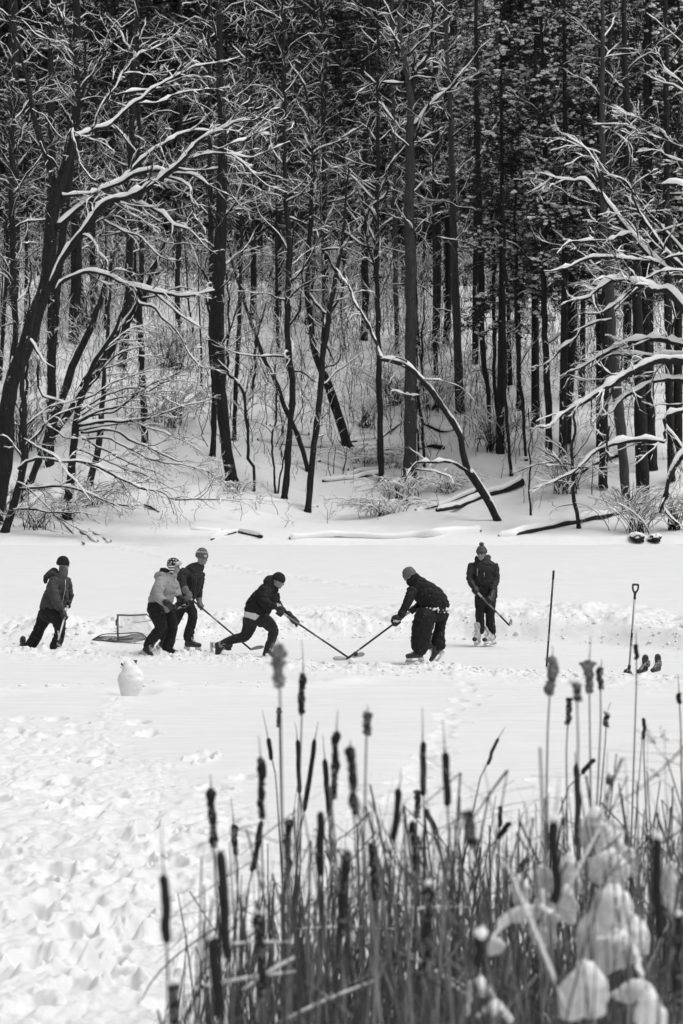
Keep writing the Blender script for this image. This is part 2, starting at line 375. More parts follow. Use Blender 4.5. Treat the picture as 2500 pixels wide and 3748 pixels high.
def loft(acc,pts,rw,rd,k=16,n=None):
    """rounded loft: pts (m,3), rw in the picture plane, rd along the view"""
    pts=np.array(pts,float); m=len(pts); n=n or max(8,3*m)
    t=np.linspace(0,1,m); tt=np.linspace(0,1,n); d=np.concatenate([[0],np.cumsum(np.linalg.norm(np.diff(pts,axis=0),axis=1))]); d/=d[-1]
    pl=resample(pts,n); rw=np.interp(tt,d,rw); rd=np.interp(tt,d,rd)
    T=np.gradient(pl,axis=0); T/=np.linalg.norm(T,axis=1,keepdims=True)
    # round ends
    out=[];RW=[];RD=[];TT=[]
    for a in (80,55,28): 
        s=math.sin(math.radians(a)); c=math.cos(math.radians(a)); rr=min(rw[0],rd[0]); out.append(pl[0]-T[0]*rr*s*.8);RW.append(rw[0]*c);RD.append(rd[0]*c);TT.append(T[0])
    for i in range(n): out.append(pl[i]);RW.append(rw[i]);RD.append(rd[i]);TT.append(T[i])
    for a in (28,55,80):
        s=math.sin(math.radians(a)); c=math.cos(math.radians(a)); rr=min(rw[-1],rd[-1]); out.append(pl[-1]+T[-1]*rr*s*.8);RW.append(rw[-1]*c);RD.append(rd[-1]*c);TT.append(T[-1])
    pl=np.array(out);RW=np.array(RW);RD=np.array(RD);T=np.array(TT); n=len(pl)
    S=np.cross(T,[0.03,1,.02]); S/=np.linalg.norm(S,axis=1,keepdims=True); D=np.cross(S,T)
    a=np.arange(k)/k*2*np.pi
    ring=pl[:,None]+(RW[:,None]*np.cos(a))[...,None]*S[:,None]+(RD[:,None]*np.sin(a))[...,None]*D[:,None]
    V=np.concatenate([ring.reshape(-1,3),pl[:1],pl[-1:]]); b=np.arange(n-1)[:,None]*k+np.arange(k); b2=np.arange(n-1)[:,None]*k+(np.arange(k)+1)%k
    f4=np.stack([b,b2,b2+k,b+k],-1).reshape(-1,4); q=np.arange(k); qn=(q+1)%k; o=n*k
    f3=np.concatenate([np.stack([q*0+o,qn,q],-1),np.stack([q*0+o+1,(n-1)*k+q,(n-1)*k+qn],-1)]); acc.add(V,f3,f4)
def ball(acc,c,rx,ry,rz,M=None):
    V=IV*[rx,ry,rz]
    if M is not None: V=V@np.array(M).T
    acc.add(V+np.asarray(c),IF)
def blob(name,acc,mat,parent,voxel=.014,smooth=4,wr=.0,ws=14,seed=0,carve=None):
    V,fc=acc.arrays(); base=np.array(parent.location if parent.parent is None else parent.parent.location)
    me=rawmesh('tmp',V-base,fc); o=bpy.data.objects.new('tmp',me); C.objects.link(o)
    r=o.modifiers.new('r','REMESH'); r.mode='VOXEL'; r.voxel_size=voxel
    s=o.modifiers.new('s','SMOOTH'); s.factor=.5; s.iterations=smooth
    nm=dep(o); bpy.data.objects.remove(o); bpy.data.meshes.remove(me)
    n=len(nm.vertices); co=np.empty(n*3,np.float32); nm.vertices.foreach_get('co',co); co=co.reshape(-1,3)
    if wr:
        no=np.empty(n*3,np.float32); nm.vertex_normals.foreach_get('vector',no); no=no.reshape(-1,3)
        p=co*ws; f=fbm(p[:,0]+2*vn(p[:,2]*.3,p[:,0]*.3,s=seed),p[:,1],p[:,2]*1.7,o=3,s=seed+5); rg_=1-2*np.abs(f); co=co+no*(wr*(.6*rg_+.6*f))[:,None]
        nm.vertices.foreach_set('co',co.ravel().astype(np.float32))
    nm.polygons.foreach_set('use_smooth',np.ones(len(nm.polygons),bool)); nm.update()
    nm.name=name; ob=link(name,nm,mat,parent); return ob
def text(s,size,org,xd,yd,mat,parent,ext=.001,italic=0,name='lettering'):
    cu=bpy.data.curves.new('t','FONT'); cu.body=s; cu.size=size; cu.extrude=ext; cu.shear=italic; cu.align_x='LEFT'; cu.offset=size*.02
    o=bpy.data.objects.new('t',cu); C.objects.link(o); me=dep(o); bpy.data.objects.remove(o); bpy.data.curves.remove(cu)
    base=Vector(parent.location if parent.parent is None else parent.parent.location)
    x=Vector(xd).normalized(); y=Vector(yd).normalized(); z=x.cross(y); M=Matrix((x,y,z)).transposed().to_4x4(); M.translation=Vector(org)-base
    me.transform(M); me.name=name; return link(name,me,mat,parent)
def prism(acc,poly,o,X,Z,th):
    """outline (x,z) extruded symmetrically by th along X x Z"""
    poly=np.array(poly); n=len(poly); Yd=np.cross(Z,X); b=o+poly[:,:1]*X+poly[:,1:]*Z
    V=np.concatenate([b-Yd*th/2,b+Yd*th/2]); c0=V[:n].mean(0); c1=V[n:].mean(0); V=np.concatenate([V,[c0,c1]]); i=np.arange(n); j=(i+1)%n
    f3=np.concatenate([np.stack([j,i,i*0+2*n],-1),np.stack([i+n,j+n,i*0+2*n+1],-1)]); f4=np.stack([i,j,j+n,i+n],-1); acc.add(V,f3,f4)
def nrm(v): v=np.asarray(v,float); return v/(np.linalg.norm(v)+1e-9)
def skate(parent,heel,toe,ankle,bm=boot_b,tongue=boot_b,blade=True,label=None,sc=None):
    heel,toe,ankle=map(np.array,(heel,toe,ankle)); X=nrm(toe-heel); s=sc or max(.95,min(1.2,np.linalg.norm(toe-heel)/.27)); q=ankle-(heel+X*.06); Z=nrm(q-(q@X)*X); Yd=np.cross(Z,X)
    A=Acc()
    def lp(pts): # local lofts
        P3=[heel+s*(p[0]*X+p[1]*Yd+p[2]*Z) for p in pts]; r=[p[3]*s for p in pts]; return P3,r
    for pts in ([(.035,0,.045,.040),(.10,0,.042,.040),(.18,0,.040,.044),(.245,0,.038,.036)],[(.05,0,.05,.042),(.055,0,.13,.044),(.065,0,.21,.052),(.075,0,.25,.05)],[(.20,0,.045,.04),(.13,0,.08,.04),(.09,0,.14,.038)]):
        P3,r=lp(pts); loft(A,P3,r,r,12)
    A2=Acc(); P3,r=lp([(.11,0,.14,.026),(.125,0,.20,.03),(.135,0,.245,.024)]); loft(A2,P3,r,r,10)
    b=blob('skate',A,bm,parent,.010,3,.0015,30)
    blob('tongue',A2,tongue,b,.009,2)
    cap=Acc(); P3,r=lp([(.225,0,.036,.040),(.262,0,.034,.036)]); loft(cap,P3,r,r,12); blob('toe_cap',cap,blk_gl,b,.009,2)
    if blade:
        B=Acc()
        for poly in ([(.0,.012),(.105,.012),(.085,-.045),(.0,-.045),(-.005,-.03)],[(.175,.012),(.27,.012),(.288,-.03),(.285,-.045),(.195,-.045)],[(.0,-.030),(.285,-.030),(.285,-.048),(.0,-.048)]): prism(B,np.array(poly)*s,heel,X,Z,.016*s)
        B.obj('blade_holder',plast_w,b,False)
        R=Acc(); t=np.linspace(0,1,14); bot=[(x*.315-.012,-.070-.004+.012*(2*x-1)**4) for x in t]; prism(R,np.array([(-.012,-.046)]+bot+[(.303,-.046)])*s,heel,X,Z,.005*s); R.obj('runner',steel_m,b,False)
    Lc=Acc()
    for i in range(6):
        t=i/5; c=heel+s*((.20-.10*t)*X+(.083+.085*t)*Z); n=nrm(.8*X+.6*Z)
        tubes(Lc,np.array([c-Yd*.034*s-Z*.018,c+n*.008,c+Yd*.034*s-Z*.018+X*.008]),np.full(3,.0042*s),5)
    for sgn in (-1,1): c=heel+s*(.105*X+.17*Z); tubes(Lc,np.array([c,c+Yd*sgn*.04*s+X*.03*s-Z*.01,c+Yd*sgn*.055*s+X*.03*s-Z*.045*s]),np.full(3,.0038*s),5)
    Lc.obj('laces',lace_m,b)
    return b
def hand_lofts(w,c,sd,sc=1.,openh=False):
    """palm and five fingers closing round a shaft through c along sd, wrist at w"""
    w=np.array(w);c=np.array(c);sd=nrm(sd); bq=nrm((w-c)-((w-c)@sd)*sd); q=np.cross(sd,bq); out=[]
    top=c+bq*.045
    out.append(([w,(w+top)/2,top+bq*.0],[.034*sc,.040*sc,.040*sc],[.034*sc,.038*sc,.036*sc]))
    out.append(([top-sd*.036,top+sd*.036],[.024*sc]*2,[.028*sc]*2))
    for i,lf in enumerate((.9,1.,.97,.8)):
        o=c+sd*(i-1.5)*.026; R=.036*(1.15 if sc>1 else 1.)
        an=np.radians(np.linspace(-8,175+35*lf,7)); pts=[o+R*(math.cos(a)*bq+math.sin(a)*q) for a in an]
        out.append((pts,[.0125*sc]*7,[.0125*sc]*7))
    o=c+sd*.046; an=np.radians([10,-35,-80,-120]); R=.037*(1.1 if sc>1 else 1.)
    out.append(([o+R*(math.cos(a)*bq+math.sin(a)*q)+sd*.004*j for j,a in enumerate(an)],[.014*sc]*4,[.014*sc]*4))
    return out
class Person:
    def __init__(s,label,crop,base_uv):
        s.c=crop; b=crop.p(*base_uv); b[2]=max(-.03,min(b[2],.12)); s.e=empty('person',tuple(b),label,'person',None); s.body=Acc(); s.lab=label
    def lofts(s,acc,L,inner=.72):
        c=s.c
        for l in L:
            df=l[0] if isinstance(l[0],(int,float)) else .8; pts=l[1:] if isinstance(l[0],(int,float)) else l
            w=[c.m(p[3]) for p in pts]; P3=[c.p(p[0],p[1],p[2]) for p in pts]
            rd=[max(x*df,.045 if x>.06 else x) for x in w]
            loft(acc,P3,w,rd)
            if inner: loft(s.body,P3,[x*inner for x in w],[x*inner for x in rd],10)
    def cloth(s,name,L,mat,wr=.006,ws=13,inner=.72,voxel=.014,balls=(),label=None):
        A=Acc(); s.lofts(A,L,inner)
        for b in balls: ball(A,s.c.p(b[0],b[1],b[2]),s.c.m(b[3]),s.c.m(b[5]),s.c.m(b[4]))
        o=blob(name,A,mat,s.e,voxel,3,wr,ws,seed=len(name))
        if label: o['label']=label
        return o
    def glove(s,w,h,sd,mat=gloveb,sc=1.35,cuff=None,name='glove'):
        c=s.c; W_=c.p(*w); Hn=c.p(*h); L=hand_lofts(W_,Hn,sd,1.); A=Acc()
        for pts,a,b in L: loft(s.body,pts,a,b,8)
        for pts,a,b in hand_lofts(W_,Hn,sd,sc): loft(A,pts,a,b,10)
        if cuff:
            d=nrm(W_-Hn); loft(A,[W_-d*.01,W_+d*.05,W_+d*.10],[.045,.055,.06],[.045,.055,.06])
        return blob(name,A,mat,s.e,.008,2,.002,30)
    def head(s,u,v,dy,f,hat=None,sc=1.,neck=None,hatm=None,up=(0,0,1),hair=False,collar=None):
        c=s.c; ce=c.p(u,v,dy); X=nrm(f); Yl=nrm(np.cross(up,X)); Z=np.cross(X,Yl); s.hc=ce; s.hX,s.hY,s.hZ=X,Yl,Z; s.hs=sc
        M=np.stack([X,Yl,Z],1); T=lambda x,y,z: ce+sc*(M@np.array([x,y,z]))
        s.T=T; s.M=M; B=s.body
        ball(B,T(-.005,0,.035),.098*sc,.076*sc,.095*sc,M); ball(B,T(.025,0,-.045),.066*sc,.056*sc,.066*sc,M); ball(B,T(.060,0,-.085),.026*sc,.026*sc,.022*sc,M)
        loft(B,[T(.084,0,.025),T(.102,0,-.005),T(.108,0,-.022)],[.008*sc,.011*sc,.014*sc],[.008*sc,.011*sc,.014*sc],8)
        for y in (-1,1):
            ball(B,T(.074,.03*y,.032),.016*sc,.024*sc,.009*sc,M); ball(B,T(.062,.036*y,-.022),.024*sc,.022*sc,.022*sc,M); ball(B,T(-.002,.078*y,-.005),.018*sc,.010*sc,.031*sc,M)
        ball(B,T(.086,0,-.052),.012*sc,.024*sc,.010*sc,M)
        if neck is not None: n=c.p(*neck); loft(B,[T(-.01,0,-.04),n],[.058,.062],[.055,.062],12)
    def face(s):
        sc=s.hs;M=s.M;T=s.T
        for y in (-1,1):
            A=Acc(); ball(A,T(.0835,.031*y,.010),.010*sc,.015*sc,.008*sc,M); A.obj('eye',ink_d,s.e)
            A=Acc(); tubes(A,np.array([T(.094,.016*y,.030),T(.093,.032*y,.034),T(.082,.048*y,.028)]),np.array([.006,.0075,.005])*sc,6); A.obj('eyebrow',hair_m,s.e)
        A=Acc(); ball(A,T(.0965,0,-.053),.004*sc,.021*sc,.0035*sc,M); A.obj('mouth',simple_mouth,s.e)
    def hat(s,mat,cuff=True,pom=0,slump=0,low=.02,name='knit_hat',fold=.035,tall=0,label=None):
        sc=s.hs;M=s.M;T=s.T; A=Acc()
        ball(A,T(-.008,0,.062+tall*.5),.108*sc,.088*sc,(.095+tall)*sc,M)
        if slump: ball(A,T(-.05,0,.13+slump),.05*sc,.05*sc,.04*sc,M)
        o=None
        V,fc=A.arrays(); o=blob(name,A,mat,s.e,.010,3,.0025,30)
        # open the hat at the brim: keep what lies above the brim plane
        n=T(0,0,1)-T(0,0,0); n=nrm(n); me=o.data; base=np.array(s.e.location); pl=T(.0,0,low)-base
        bm=bmesh.new(); bm.from_mesh(me); bmesh.ops.bisect_plane(bm,geom=bm.verts[:]+bm.edges[:]+bm.faces[:],plane_co=pl,plane_no=n,clear_inner=True); bm.to_mesh(me); bm.free()
        if cuff:
            a=np.linspace(0,2*np.pi,33)[:-1]; k=8; b=np.arange(k)/k*2*np.pi; rr=[]
            for t in a:
                rad=np.array([math.cos(t)*.108-.008,math.sin(t)*.089,low+fold]); d=np.array([math.cos(t),math.sin(t),0])
                for g_ in b: rr.append(T(*(rad+d*.010*math.cos(g_)+np.array([0,0,fold*1.05*np.sign(math.sin(g_))*abs(math.sin(g_))**.5]))))
            i=np.arange(32)[:,None]*k; i2=((np.arange(32)+1)%32)[:,None]*k; q=np.arange(k)[None]; q2=(q+1)%k
            f=np.stack([i+q,i2+q,i2+q2,i+q2],-1).reshape(-1,4); Cf=Acc(); Cf.add(np.array(rr),None,f); Cf.obj('cuff',mat if cuff is True else cuff,o)
        if pom: 
            Pm=Acc(); ball(Pm,T(-.01,0,.175),pom,pom,pom*.8); blob('pompom',Pm,mat,o,.009,2,.006,60)
        if label: o['label']=label
        return o
    def done(s): blob('body',s.body,skin_m,s.e,.010,3)
simple_mouth=simple('lips',.16,.6,.1,10,0)
def stick(label,butt,heel,toe,sm_=shaft_d,bl=tape_m,grip=None,words=None,wl=(.55,.9),blade_h=.07,upv=None,extra=None,wsize=.026,flip=False,inkm=None):
    butt,heel,toe=map(np.array,(butt,heel,toe)); e=empty('hockey_stick',tuple(heel),label,'hockey stick','hockey sticks on the rink'); d=nrm(heel-butt); L=np.linalg.norm(heel-butt)
    toc=nrm(np.array([0,0,H])-(heel+butt)/2); wv=nrm(np.cross(d,toc)); dv=np.cross(wv,d)   # broad side roughly faces the shore where we stand
    def bar(a,b,w,t):
        A=Acc(); V=[]
        for p in (a,b):
            for i,j in ((-1,-1),(1,-1),(1,1),(-1,1)): V.append(p+wv*w/2*i+dv*t/2*j)
        A.add(V,None,[[0,1,2,3],[7,6,5,4],[0,4,5,1],[1,5,6,2],[2,6,7,3],[3,7,4,0]]); return A
    bar(butt,heel,.031,.021).obj('shaft',sm_,e,False)
    gl=.16 if grip is None else grip[1]; A=bar(butt-d*.004,butt+d*gl,.037,.027); A.obj('grip_tape',tape_w if grip is None else grip[0],e,False)
    if extra: A=bar(butt+d*L*extra[0],butt+d*L*extra[1],.0335,.0235); A.obj('sleeve',extra[2],e,False)
    bd=toe-heel; bl_=np.linalg.norm(bd); bx=nrm(bd); u=-d-(-d@bx)*bx; u=nrm(u if upv is None else np.array(upv)-(np.array(upv)@bx)*bx); n=np.cross(bx,u)
    A=Acc(); m=12; V=[]
    for i in range(m+1):
        t=i/m; hgt=blade_h*(.62+.38*min(1,t*2.2)); e1=min(1,(1-t)*5)**.5; cen=heel+bx*bl_*t+n*.035*t*t; lo=-.015+(hgt*.5)*(1-e1); hi=hgt-.015-(hgt*.5)*(1-e1)
        for s_,z in ((-1,lo),(1,lo),(1,hi),(-1,hi)): V.append(cen+n*.0045*s_+u*z)
    b=np.arange(m)[:,None]*4+np.arange(4); b2=np.arange(m)[:,None]*4+(np.arange(4)+1)%4; f=np.stack([b,b2,b2+4,b+4],-1).reshape(-1,4); A.add(V,None,np.concatenate([f,[[3,2,1,0]],[[m*4,m*4+1,m*4+2,m*4+3]]]))
    A.obj('blade',bl,e,False)
    if words:
        xd=d if not flip else -d; org=butt+d*L*(wl[0] if not flip else wl[1])+dv*.0115*1.0; yd=np.cross(toc,xd)
        text(words,wsize,org-nrm(yd)*wsize*.33,xd,yd,inkm or ink_w,e,italic=.2)
    return e
# ---- A: player leaning at the left
c=Crop(50,2000,3.92,42.2); p=Person('person in dark jacket and black snow trousers leaning forward at the far left',c,(420,1465))
p.head(712,262,0,(1,-.22,-.05),neck=(690,420,0))
p.cloth('jacket',[(.75,(668,430,0,92),(655,500,0,145),(628,600,0,160),(603,700,0,172),(575,800,0,182),(550,900,0,182),(548,925,0,176)),
  ((580,480,-.14,72),(562,600,-.2,76),(590,730,-.24,74),(640,845,-.26,70),(672,885,-.26,58)),((765,480,.14,60),(800,600,.2,48),(808,700,.2,44),(800,780,.18,40)),
  ((690,385,0,62),(700,440,0,78)),((742,640,-.1,40),(752,740,-.1,38),(720,810,-.1,34))],mid_cl,.010,balls=[(560,385,.02,82,52,90),(500,420,.02,50,40,70)])
p.cloth('hood',[((600,350,0,60),(520,400,0,55),(460,455,0,40),(458,520,0,25))],dark_cl,.008,inner=0)
p.cloth('trousers',[(.8,(555,920,0,186),(550,985,0,180)),((465,975,.1,118),(415,1080,.1,96),(365,1185,.1,80),(322,1290,.1,86),(270,1380,.1,82),(215,1448,.1,80)),
  ((650,975,-.08,118),(648,1060,-.08,104),(662,1180,-.08,84),(664,1240,-.08,74),(642,1320,-.08,80),(610,1400,-.08,82),(597,1450,-.08,84))],black_cl,.010)
p.cloth('balaclava',[((715,300,-.01,66),(712,370,0,72),(705,430,0,66))],scarf_m,.004,inner=0)
p.hat(knit_black,low=-.005,name='black_hat'); p.face()
p.glove((798,775,.16),(780,838,.15),c.p(735,960,-.3)-c.p(785,820,.15),cuff=True); p.glove((695,905,-.26),(738,1005,-.3),c.p(660,1240,-.9)-c.p(735,1000,-.3),cuff=True)
for h_,t_,a_ in (((165,1462,.1),(70,1478,.22),(200,1380,.1)),((560,1462,-.08),(690,1480,-.25),(590,1400,-.08))):
    skate(p.e,c.p(*h_)+[0,0,-.04],c.p(*t_)+[0,0,-.05],c.p(*a_))
A_=Acc(); tubes(A_,np.array([c.p(745,470,-.16),c.p(742,600,-.19),c.p(715,720,-.23),c.p(700,830,-.26)]),np.full(4,.005),5); A_.obj('zip',steel_m,p.e)
p.done()
stick('pale hockey stick pointing at us in the hands of the leftmost player',c.p(787,818,.17),c.p(640,1338,-.95),c.p(657,1215,-1.05),shaft_l,tape_w,grip=(tape_w,.1),blade_h=.055)
# ---- C: tall one in the beanie behind
c=Crop(480,1980,4.612,41.5); p=Person('person in dark zipped jacket and banded beanie standing behind the one in the pale jacket',c,(900,1860))
p.head(1196,292,0,(.86,-.5,-.12),neck=(1155,420,0))
p.cloth('jacket',[(.7,(1150,430,0,95),(1085,500,0,160),(1030,600,0,205),(1000,720,0,195),(965,840,0,170),(925,950,0,152),(905,1030,0,140)),
  ((905,520,-.14,92),(850,620,-.2,88),(862,740,-.24,78),(905,810,-.28,62)),((1185,560,.14,66),(1175,700,.2,62),(1150,820,.2,60),(1145,950,.2,55)),((1160,380,0,62),(1155,440,0,85))],dark_cl,.010)
p.cloth('trousers',[(.8,(900,1020,0,145),(905,1070,0,150)),((970,1090,.06,105),(1030,1200,.03,86),(1040,1300,.0,80),(1012,1420,0,80),(980,1550,0,88),(965,1645,0,88)),
  ((845,1090,0,110),(790,1240,.05,90),(740,1360,.1,82),(660,1490,.15,78),(585,1610,.2,72),(545,1670,.2,68))],black_cl,.010)
h=p.hat(knit_grey,low=.012,name='banded_beanie',tall=.02,label='dark grey beanie with a pale lettered band and a round badge'); p.face()
T=p.T; a=np.linspace(0,2*np.pi,41)[:-1]; rr=[];kk=4
for t in a:
    for dz,dr in ((.0,.0),(.0,.006),(.026,.006-.008),(.026,-.01)): rr.append(T(math.cos(t)*(.107+dr)-.008,math.sin(t)*(.0875+dr),.098+dz))
i=np.arange(40)[:,None]*4; i2=((np.arange(40)+1)%40)[:,None]*4; q=np.arange(4)[None]; q2=(q+1)%4; A_=Acc(); A_.add(rr,None,np.stack([i+q,i2+q,i2+q2,i+q2],-1).reshape(-1,4)); A_.obj('hat_band',lgrey_cl,h)
bc=T(.092,-.052,.055); tw=nrm(T(.75,-.62,.055)-T(0,0,.055)); sdv=nrm(np.cross([0,0,1],tw)); uu=np.cross(tw,sdv)
def disc(c0,r0,r1,mat,off,nm):
    A=Acc(); n=20; a=np.arange(n)/n*2*np.pi; V=[c0+tw*off+sdv*math.cos(x)*r0+uu*math.sin(x)*r0 for x in a]+[c0+tw*off+sdv*math.cos(x)*r1+uu*math.sin(x)*r1 for x in a]; j=(np.arange(n)+1)%n; i=np.arange(n)
    A.add(V,None,np.stack([i,j,j+n,i+n],-1)); A.obj(nm,mat,h,False)
disc(bc,.024,.017,ink_w,.022,'badge')
for dx,dy in ((-.006,-.001),(.006,-.001),(0,.007)): 
    A_=Acc(); ball(A_,bc+tw*.02+sdv*dx+uu*dy,.005,.005,.005); A_.obj('badge',ink_w,h)
A_=Acc()
for t in np.linspace(-1.5,-.25,9):
    q0=T(math.cos(t)*.113-.008,math.sin(t)*.0925,.104); q1=T(math.cos(t)*.110-.008,math.sin(t)*.0895,.119); tubes(A_,np.array([q0,q1]),np.array([.0035,.0035]),4)
A_.obj('lettering',ink_d,h)
A_=Acc()
for du in (0,30,60): tubes(A_,np.array([c.p(1035+du,560,-.17),c.p(1040+du,700,-.17),c.p(1010+du,850,-.16)]),np.full(3,.006),5)
A_.obj('seams',mid_cl,p.e)
cuffL=Acc(); loft(cuffL,[c.p(905,800,-.28),c.p(925,850,-.29)],[.062,.060],[.06,.058]); blob('mitten_cuff',cuffL,mitten_m,p.e,.01,2,.003,30)
sd=c.p(1450,1330,0)-c.p(985,955,-.2)
p.glove((928,860,-.29),(960,935,-.28),sd,mitten_m,1.25,name='mitten'); p.glove((1150,1010,.15),(1163,1095,.02),sd,mitten_m,1.25,True,name='mitten')
skate(p.e,c.p(895,1790,0),c.p(1170,1795,-.04),c.p(930,1670,0)); skate(p.e,c.p(452,1745,.22),c.p(530,1830,.12),c.p(530,1665,.2))
p.done()
cc=Crop(740,2050,4.126,41.3)
stick('black lettered hockey stick reaching right behind the striding player',c.p(975,948,-.28),cc.p(738,1352,-.15),cc.p(955,1305,-.3),shaft_d,tape_m,grip=(tape_w,.08),words='SHERWOOD',wl=(.34,.5),blade_h=.062,wsize=.03)
# ---- B: pale jacket, star-and-stripe ear-flap hat
c=Crop(480,1980,4.612,40.0); p=Person('person in pale grey jacket and striped ear-flap hat holding a white stick',c,(470,1960))
p.head(716,440,0,(1,-.12,-.1),neck=(660,600,0))
p.cloth('jacket',[(.72,(655,590,0,105),(600,680,0,180),(565,800,0,198),(530,900,0,205),(498,1000,0,214),(455,1065,0,200)),(.9,(560,1000,-.05,120),(585,1100,-.05,100),(590,1160,-.05,70)),
  ((500,670,-.12,98),(478,780,-.2,98),(450,880,-.24,86),(475,960,-.27,80),(545,1020,-.28,70),(592,1058,-.28,58)),((725,700,.12,70),(775,840,.1,62),(795,920,.05,60)),
  ((640,560,0,70),(720,600,0,80)),((560,555,.02,60),(450,590,.02,60),(425,610,.02,45))],grey_cl,.012,balls=[(505,555,.02,95,55,95)])
p.cloth('hood_lining',[((640,540,0,52),(560,495,0,45),(500,490,0,34))],black_cl,.006,inner=0)
p.cloth('trousers',[(.8,(440,1060,0,172),(455,1130,0,170)),((405,1130,-.1,148),(445,1250,-.12,132),(492,1380,-.12,108),(485,1480,-.12,102),(410,1590,-.12,94),(332,1690,-.1,90),(288,1785,-.1,88)),
  ((600,1160,.1,130),(660,1280,.1,98),(690,1400,.1,90),(697,1480,.1,90),(672,1600,.1,86),(636,1720,.1,90),(605,1830,.1,96),(592,1885,.1,92))],black_cl,.010)
def hatmat():
    m,N,L,b=nt('striped_knit'); tc=N.new('ShaderNodeTexCoord'); sx=N.new('ShaderNodeSeparateXYZ'); L.new(tc.outputs['Object'],sx.inputs[0])
    z=math_n(N,L,'MULTIPLY',sx.outputs['Z'],1/.0445); f=math_n(N,L,'FRACT',z,0); f=math_n(N,L,'GREATER_THAN',f,.5); L.new(mix(N,L,f,.02,.68),b.inputs['Base Color']); b.inputs['Roughness'].default_value=.9; return m
stripe_m=hatmat()
h=p.hat(knit_black,low=.045,cuff=False,name='ear_flap_hat',label='knitted hat with pale stars above pale and dark stripes and light fleece trim'); p.face(); T=p.T;M=p.M
A_=Acc(); 
for y in (-1,1): 
    loft(A_,[T(-.025,.068*y,.03),T(-.015,.074*y,-.04),T(-.01,.07*y,-.10)],[.062,.05,.026],[.018,.018,.015]); 
loft(A_,[T(-.03,-.05,.035),T(-.075,0,.02),T(-.03,.05,.035)],[.045,.05,.045],[.045,.05,.045])
blob('ear_flap',A_,stripe_m,h,.009,2)
A_=Acc(); loft(A_,[T(.052,-.07,.062),T(.10,-.035,.075),T(.108,0,.078),T(.10,.035,.075),T(.052,.07,.062)],[.034]*5,[.022]*5); blob('fleece_brim',A_,lgrey_cl,h,.009,2,.005,50)
def star(c0,r,mat,par,n_,up_):
    x=nrm(np.cross(up_,n_)); u=np.cross(n_,x); A=Acc(); V=[c0+n_*.0]; 
    for k in range(10): rr=r if k%2==0 else r*.42; a=math.pi/2+k*math.pi/5; V.append(c0+x*rr*math.cos(a)+u*rr*math.sin(a))
    A.add(V,[[0,1+k,1+(k+1)%10] for k in range(10)]); A.obj('star',mat,par,False)
for x,z in ((-.075,.085),(-.028,.082),(.022,.082),(-.05,.122),(.0,.125),(.04,.118)):
    y=-.088*math.sqrt(max(.05,1-((x+.008)/.108)**2-((z-.062)/.095)**2)); n_=nrm(T(x/.0116,y/.0077,(z-.062)/.009)-T(0,0,0)) if False else nrm(M@np.array([(x+.008)/.0117,y/.0077,(z-.062)/.0090])); star(T(x,y,z)+n_*.009,.019,ink_w,h,n_,M[:,2])
sd=c.p(340,1340,1.0)-c.p(905,1085,-.2)
p.glove((640,1075,-.28),(722,1130,-.16),sd,cuff=True); p.glove((845,985,-.02),(905,1070,-.18),sd,sc=1.5,cuff=True)
skate(p.e,c.p(178,1850,-.1),c.p(300,1935,-.22),c.p(250,1770,-.1)); skate(p.e,c.p(520,1930,.1)+[0,0,.02],c.p(785,1960,-.02)+[0,0,.03],c.p(570,1880,.1))
p.done()
stick('white hockey stick held low across the legs of the player in the pale jacket',c.p(908,1082,-.22),c.p(335,1342,.85),c.p(45,1404,1.0),shaft_l,tape_m,grip=(tape_w,.12),blade_h=.05,upv=(0,-1,.1))
# ---- D: striding player in black
c=Crop(740,2050,4.126,40.0); p=Person('person in black jacket striding right with one skate kicked up behind',c,(980,1480))
p.head(1146,322,0,(.95,-.12,-.36),up=(.2,0,1),neck=(1075,420,0))
p.cloth('jacket',[(.72,(1065,400,0,100),(1010,460,0,150),(965,550,0,190),(885,660,0,200),(832,745,0,200),(814,795,0,188)),
  ((950,450,-.14,86),(922,560,-.2,88),(950,645,-.24,80),(1035,690,-.25,62),(1095,690,-.25,50)),((1110,520,.14,60),(1140,640,.16,50),(1215,750,.1,42),(1320,850,.02,36)),((1105,400,0,52),(1090,450,0,70))],black_cl,.011,ws=11)
p.cloth('hood',[((1080,270,0,46),(1010,290,0,62),(960,330,0,48)),((1010,330,0,70),(1070,385,0,60)),((1100,360,0,40),(1130,425,0,30))],dark_cl,.006,inner=0)
p.cloth('shirt',[(.74,(812,795,0,186),(808,838,0,183))],white_cl,.003,inner=0)
p.cloth('trousers',[(.68,(797,870,0,170),(800,900,0,165)),((735,900,.1,124),(702,1040,.1,100),(645,1150,.1,82),(560,1175,.1,72),(450,1205,.1,66),(350,1250,.1,62),(285,1278,.1,58)),
  ((905,900,-.08,122),(1000,960,-.1,102),(1075,1060,-.1,80),(1062,1150,-.1,76),(1042,1230,-.1,64),(1012,1300,-.1,58),(990,1345,-.1,54))],dark_cl,.009)
p.cloth('ankle_guard',[((345,1252,.1,64),(275,1282,.1,60))],tape_m,.004,inner=0)
p.hat(knit_black,low=.012,cuff=True,name='black_hat'); p.face()
sd=c.p(1460,975,-.1)-c.p(1200,790,-.2)
g1=p.glove((1120,700,-.25),(1172,792,-.24),sd,sc=1.5); A_=Acc(); loft(A_,[c.p(1105,690,-.25),c.p(1160,700,-.26)],[.055,.062],[.055,.06]); blob('glove_cuff',A_,gloveb,p.e,.01,2)
text('Ba',.075,c.p(1128,700,-.34),(1,0,.1),(-.1,0,1),ink_w,p.e)
p.glove((1345,865,-.02),(1405,935,-.12),sd,sc=1.5,cuff=True)
skate(p.e,c.p(185,1235,.1),c.p(205,1490,.1),c.p(290,1278,.1)); skate(p.e,c.p(900,1450,-.1),c.p(1130,1495,-.18),c.p(975,1340,-.1))
p.done()
